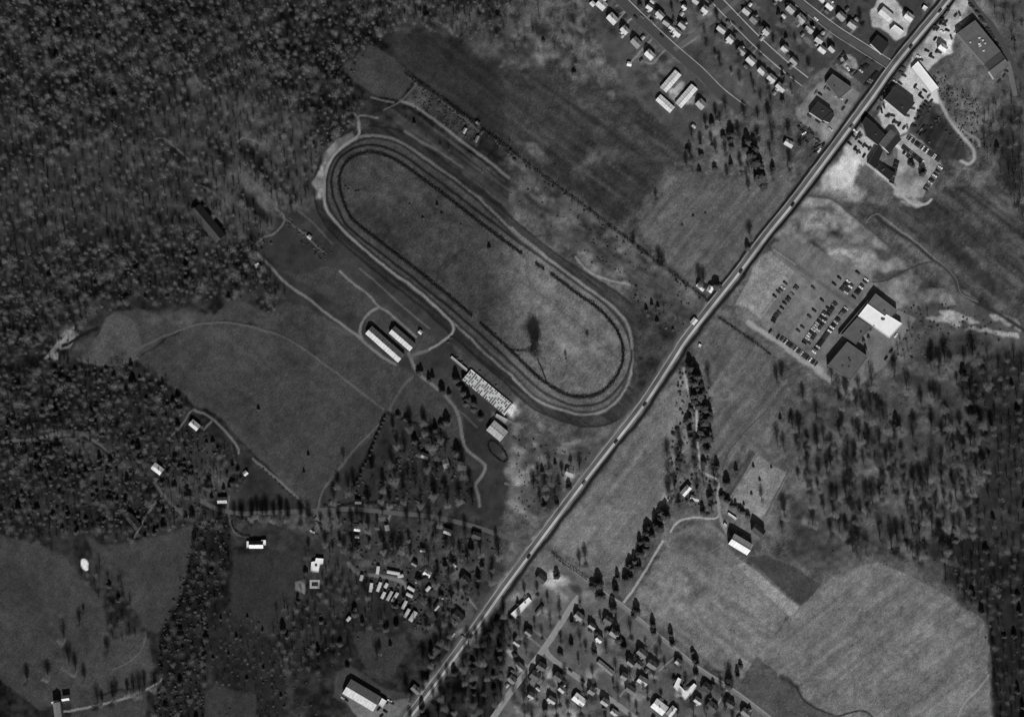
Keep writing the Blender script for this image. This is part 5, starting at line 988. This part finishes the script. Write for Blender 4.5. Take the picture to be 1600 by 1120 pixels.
# the rest of the woods: one mass each, instances of the same trees
def mass(name, items, forms, label, ct):
    col = bpy.data.collections.new(name + '_forms')
    for k, m_ in enumerate(forms): col.objects.link(bpy.data.objects.new('%s_form_%02d' % (name, k), m_))
    me = bpy.data.meshes.new(name); P = np.array([(*W(t[0], t[1]), 0.0) for t in items]); me.vertices.add(len(P)); me.vertices.foreach_set('co', P.ravel())
    for an, ty, vals in (('form', 'INT', [t[3] % len(forms) for t in items]), ('size', 'FLOAT', [t[4] for t in items]), ('turn', 'FLOAT', [random.uniform(0, 6.28) for t in items])):
        at_ = me.attributes.new(an, ty, 'POINT'); at_.data.foreach_set('value', vals)
    o = obj(name, me); tag(o, label, ct, kind='stuff')
    g = bpy.data.node_groups.new(name, 'GeometryNodeTree'); g.interface.new_socket('Geometry', in_out='INPUT', socket_type='NodeSocketGeometry'); g.interface.new_socket('Geometry', in_out='OUTPUT', socket_type='NodeSocketGeometry')
    N = g.nodes; Lk = g.links; gi = N.new('NodeGroupInput'); go = N.new('NodeGroupOutput'); ip = N.new('GeometryNodeInstanceOnPoints'); ci_ = N.new('GeometryNodeCollectionInfo')
    ci_.inputs['Collection'].default_value = col; ci_.inputs['Separate Children'].default_value = True; ci_.inputs['Reset Children'].default_value = True
    def na(nm, ty): q = N.new('GeometryNodeInputNamedAttribute'); q.data_type = ty; q.inputs['Name'].default_value = nm; return q.outputs['Attribute']
    cx = N.new('ShaderNodeCombineXYZ'); Lk.new(na('turn', 'FLOAT'), cx.inputs['Z']); ip.inputs['Pick Instance'].default_value = True
    Lk.new(gi.outputs[0], ip.inputs['Points']); Lk.new(ci_.outputs[0], ip.inputs['Instance']); Lk.new(na('form', 'INT'), ip.inputs['Instance Index']); Lk.new(cx.outputs[0], ip.inputs['Rotation']); Lk.new(na('size', 'FLOAT'), ip.inputs['Scale']); Lk.new(ip.outputs[0], go.inputs[0])
    md = o.modifiers.new('scatter', 'NODES'); md.node_group = g
    return o
bs_ = set(map(id, bi)); cs_ = set(map(id, ci))
mass('woodland', [(t[0], t[1], t[2], t[3] + (6 if t[5] else 0), t[4], t[5]) for t in bare if id(t) not in bs_ and (INV(t) or t[1] > 1100)], BT_J, 'mass of leafless deciduous woodland covering the hillside', 'woodland')
rest = [t for t in con if id(t) not in cs_]
if rest: mass('conifer_scatter', rest, CT_J, 'scattered dark conifers within the leafless woodland', 'woodland')
# undergrowth
UG = []
def brush(pts, nn, smin=.4, smax=1.1):
    xs = [p[0] for p in pts]; ys = [p[1] for p in pts]; c_ = rng.random((nn*2, 2)); cx = min(xs)+c_[:, 0]*(max(xs)-min(xs)); cy = min(ys)+c_[:, 1]*(max(ys)-min(ys)); k = inside(cx, cy, pts)
    for x, y in list(zip(cx[k], cy[k]))[:nn]:
        if not blocked(x, y): UG.append((x, y, 'u', random.randrange(4), random.uniform(smin, smax)))
brush([(-75,-75),(800,-75),(590,66),(548,132),(500,240),(430,340),(425,440),(200,470),(80,550),(-75,590)], 1500)
brush([(-75,590),(210,570),(300,640),(385,750),(305,815),(130,830),(-75,830)], 900)
brush([(306,820),(355,800),(362,880),(322,985),(318,1195),(235,1195),(250,1000)], 500)
brush([(400,960),(560,920),(560,1060),(440,1195),(320,1195),(320,980)], 160, .3, .8)
brush([(1240,650),(1540,560),(1675,600),(1675,1195),(1556,1195),(1536,958),(1370,865),(1240,860)], 260, .3, .7)
brush([(1440,120),(1470,110),(1540,170),(1550,230),(1500,230)], 160, .3, .7)
brush([(640,118),(800,235),(800,246),(640,128)], 260, .5, 1.2); brush([(797,238),(1106,468),(1100,474),(797,246)], 420, .5, 1.2)
brush([(797,250),(960,368),(1090,480),(1060,525),(930,420),(797,310)], 200, .3, .7)
brush([(640,170),(650,135),(745,200),(750,225)], 180, .3, .6); brush([(430,340),(445,335),(520,395),(505,410)], 150, .3, .7)
brush([(800,670),(900,705),(930,700),(850,820),(800,800)], 90, .3, .7); brush([(1400,480),(1480,470),(1600,520),(1500,560),(1400,560)], 110, .3, .8)
brush([(480,805),(780,845),(740,940),(650,990),(540,870)], 350); brush([(560,750),(690,660),(740,740),(740,790),(500,790)], 250); brush([(1060,565),(1110,600),(1120,810),(1040,780)], 220)
mass('undergrowth', UG, BU_M, 'low brushy undergrowth scattered through woods and field edges', 'undergrowth')
# single shrubs
def shrub(x, y, s, lb, gp): q = W(x, y); o = obj('shrub', BU_M[random.randrange(4)], None, (q[0], q[1], 0), random.uniform(0, 6)); o.scale = (s, s, s); tag(o, lb, 'shrub', gp)
for k in range(12): shrub(405 + k*6.3, 728 + k*5.6 + random.gauss(0, 1), .6, 'small dark shrub, %s down the lane from the trees' % ordw(k), 'shrubs along the fence lane')
for k, (x, y) in enumerate(sorted([(540,292),(544,297),(560,299),(556,300),(660,340),(662,342),(690,333),(720,352),(640,320),(1083,337),(1102,334),(1066,352),(715,560),(722,566),(750,580),(775,602),(705,528),(700,535)], key=lambda q: math.hypot(q[0]-520, q[1]-260))): shrub(x, y, .9, 'round dark shrub in open grass, %s out from the upper track end' % ordw(k), 'shrubs in open grass')
# extra clutter of the sales lots: small bushes along their edges
for k in range(26):
    x, y = [(1462+random.gauss(0, 16), 178+random.gauss(0, 18)), (1452+random.gauss(0, 10), 205+random.gauss(0, 14)), (1258+random.gauss(0, 10), 205+random.gauss(0, 10))][k % 3]
    if not blocked(x, y): shrub(x, y, random.uniform(.5, 1.0), 'low brushy shrub, %s at the edges of the sales lots' % ordw(k), 'shrubs at the sales lots')
# ------------------------------------------------------------------ hedges
HM = mat('hedge_leaves', .022, .3, 1, .9)
def hedge(pts, w, h, label, dens=9, closed=False, name='hedge'):
    P = cat(pts, 5, closed); P = P + ([P[0]] if closed else []); v, f = [], []; r = np.random.default_rng(len(P)); x0, y0 = W(*P[0])
    for i in range(len(P)-1):
        a, b_ = np.array(W(*P[i])), np.array(W(*P[i+1])); L = np.linalg.norm(b_-a); d = (b_-a)/(L+1e-9); nrm = np.array((-d[1], d[0])); nn = int(L*dens)+1
        for k in range(nn):
            c2 = a + d*r.uniform(0, L) + nrm*r.normal(0, w*.32); hh = h*r.uniform(.25, 1.0)
            c3 = np.array((c2[0]-x0, c2[1]-y0, hh)); q = r.normal(0, 1, 3); q /= np.linalg.norm(q); p = np.cross(q, r.normal(0, 1, 3)); p /= np.linalg.norm(p); s_ = r.uniform(.25, .5); o = len(v)
            v += [tuple(c3-q*s_), tuple(c3+p*s_), tuple(c3+q*s_), tuple(c3-p*s_)]; f.append((o, o+1, o+2, o+3))
        c3 = a + d*L*.5; tube(v, f, (c3[0]-x0, c3[1]-y0, -.1), (c3[0]-x0, c3[1]-y0, h*.7), .08, .05, 3)
    o = obj(name, mesh(name, v, f, [HM]), None, (x0, y0, 0)); tag(o, label, 'hedge'); return o
hp = cat(HEDGE, 12, True)
i_ = lambda x, y: min(range(len(hp)), key=lambda k: math.hypot(hp[k][0]-x, hp[k][1]-y))
g1, g2, g3 = i_(819,399), i_(854,424), i_(745,501)
ring = sorted([g1, g2, g3])
texts = ['clipped dark hedge along the lower left of the infield', 'clipped dark hedge round the far infield end', 'short clipped hedge piece between two infield gaps', 'clipped dark hedge round the upper infield end']
segs = [(ring[k], ring[(k+1) % 3]) for k in range(3)]
def cut(a, b_):
    s = hp[a+1:b_] if a < b_ else hp[a+1:] + hp[:b_]
    return s
names3 = {}
for (a, b_) in segs:
    s = cut(a, b_); mid = s[len(s)//2]
    t = 'short clipped hedge piece between two infield gaps' if len(s) < 40 else ('clipped dark hedge round the far infield end' if mid[0] > 800 else 'clipped dark hedge round the upper infield end')
    hedge(s[::3], 2.9, 1.9, t, 22)
hedge([(801,548),(822,548)], 1.6, 1.5, 'short dark hedge at the infield bottom')
hedge([(840,562),(848,580),(854,598)], 1.2, 1.3, 'thin dark hedge crossing the infield bottom corner')
hedge(cat([(763,693),(770,689),(778,694),(788,705),(793,716),(788,722),(776,715),(766,705)], 2, True), 1.8, 1.6, 'oval dark hedge of the walking ring', closed=True)
hedge([(603,648),(590,680),(575,712),(560,745),(553,765)], 3.2, 3, 'tall dark hedgerow running down from the meadow corner', 12)
hedge([(604,646),(625,655),(650,664),(672,672),(690,682)], 2.4, 2.2, 'dark hedgerow below the small meadow', 10)
hedge([(504,788),(520,792),(550,788),(600,786),(640,788)], 2, 1.6, 'low dark hedge above the country road', 10)
hedge([(798,237),(860,284),(930,336),(980,374),(1040,420),(1104,468)], 3.0, 2.6, 'straight dark hedgerow between ploughed field and track', 12)
hedge([(632,114),(680,148),(740,192),(800,238)], 3.4, 3, 'dark hedgerow below the upper ploughed field', 12)
hedge([(1122,496),(1150,515),(1180,536),(1205,555)], 2, 1.8, 'dark hedge along the bank above the pasture', 9)
hedge([(862,862),(880,880),(900,892),(918,905)], 3, 2.6, 'hedgerow between the roadside shop and pale pasture', 10)
hedge([(305,820),(300,870),(290,920),(275,965)], 3, 3.5, 'dark tree hedge at the right edge of the lower pasture', 10)
hedge([(1236,640),(1232,660)], 1.5, 1.5, 'tiny hedge stub at the bank corner', 8)
hedge([(1550,985),(1552,1040),(1556,1090)], 4, 3, 'dark thicket at the right edge of the hay field', 10)
hedge([(490,810),(495,806)], 1.2, 1.2, 'tiny dark hedge at the lane junction', 8)
hedge([(392,838),(378,836),(366,826),(364,812),(395,812)], 1.6, 1.6, 'dark hedge looping before the long country house', 9)
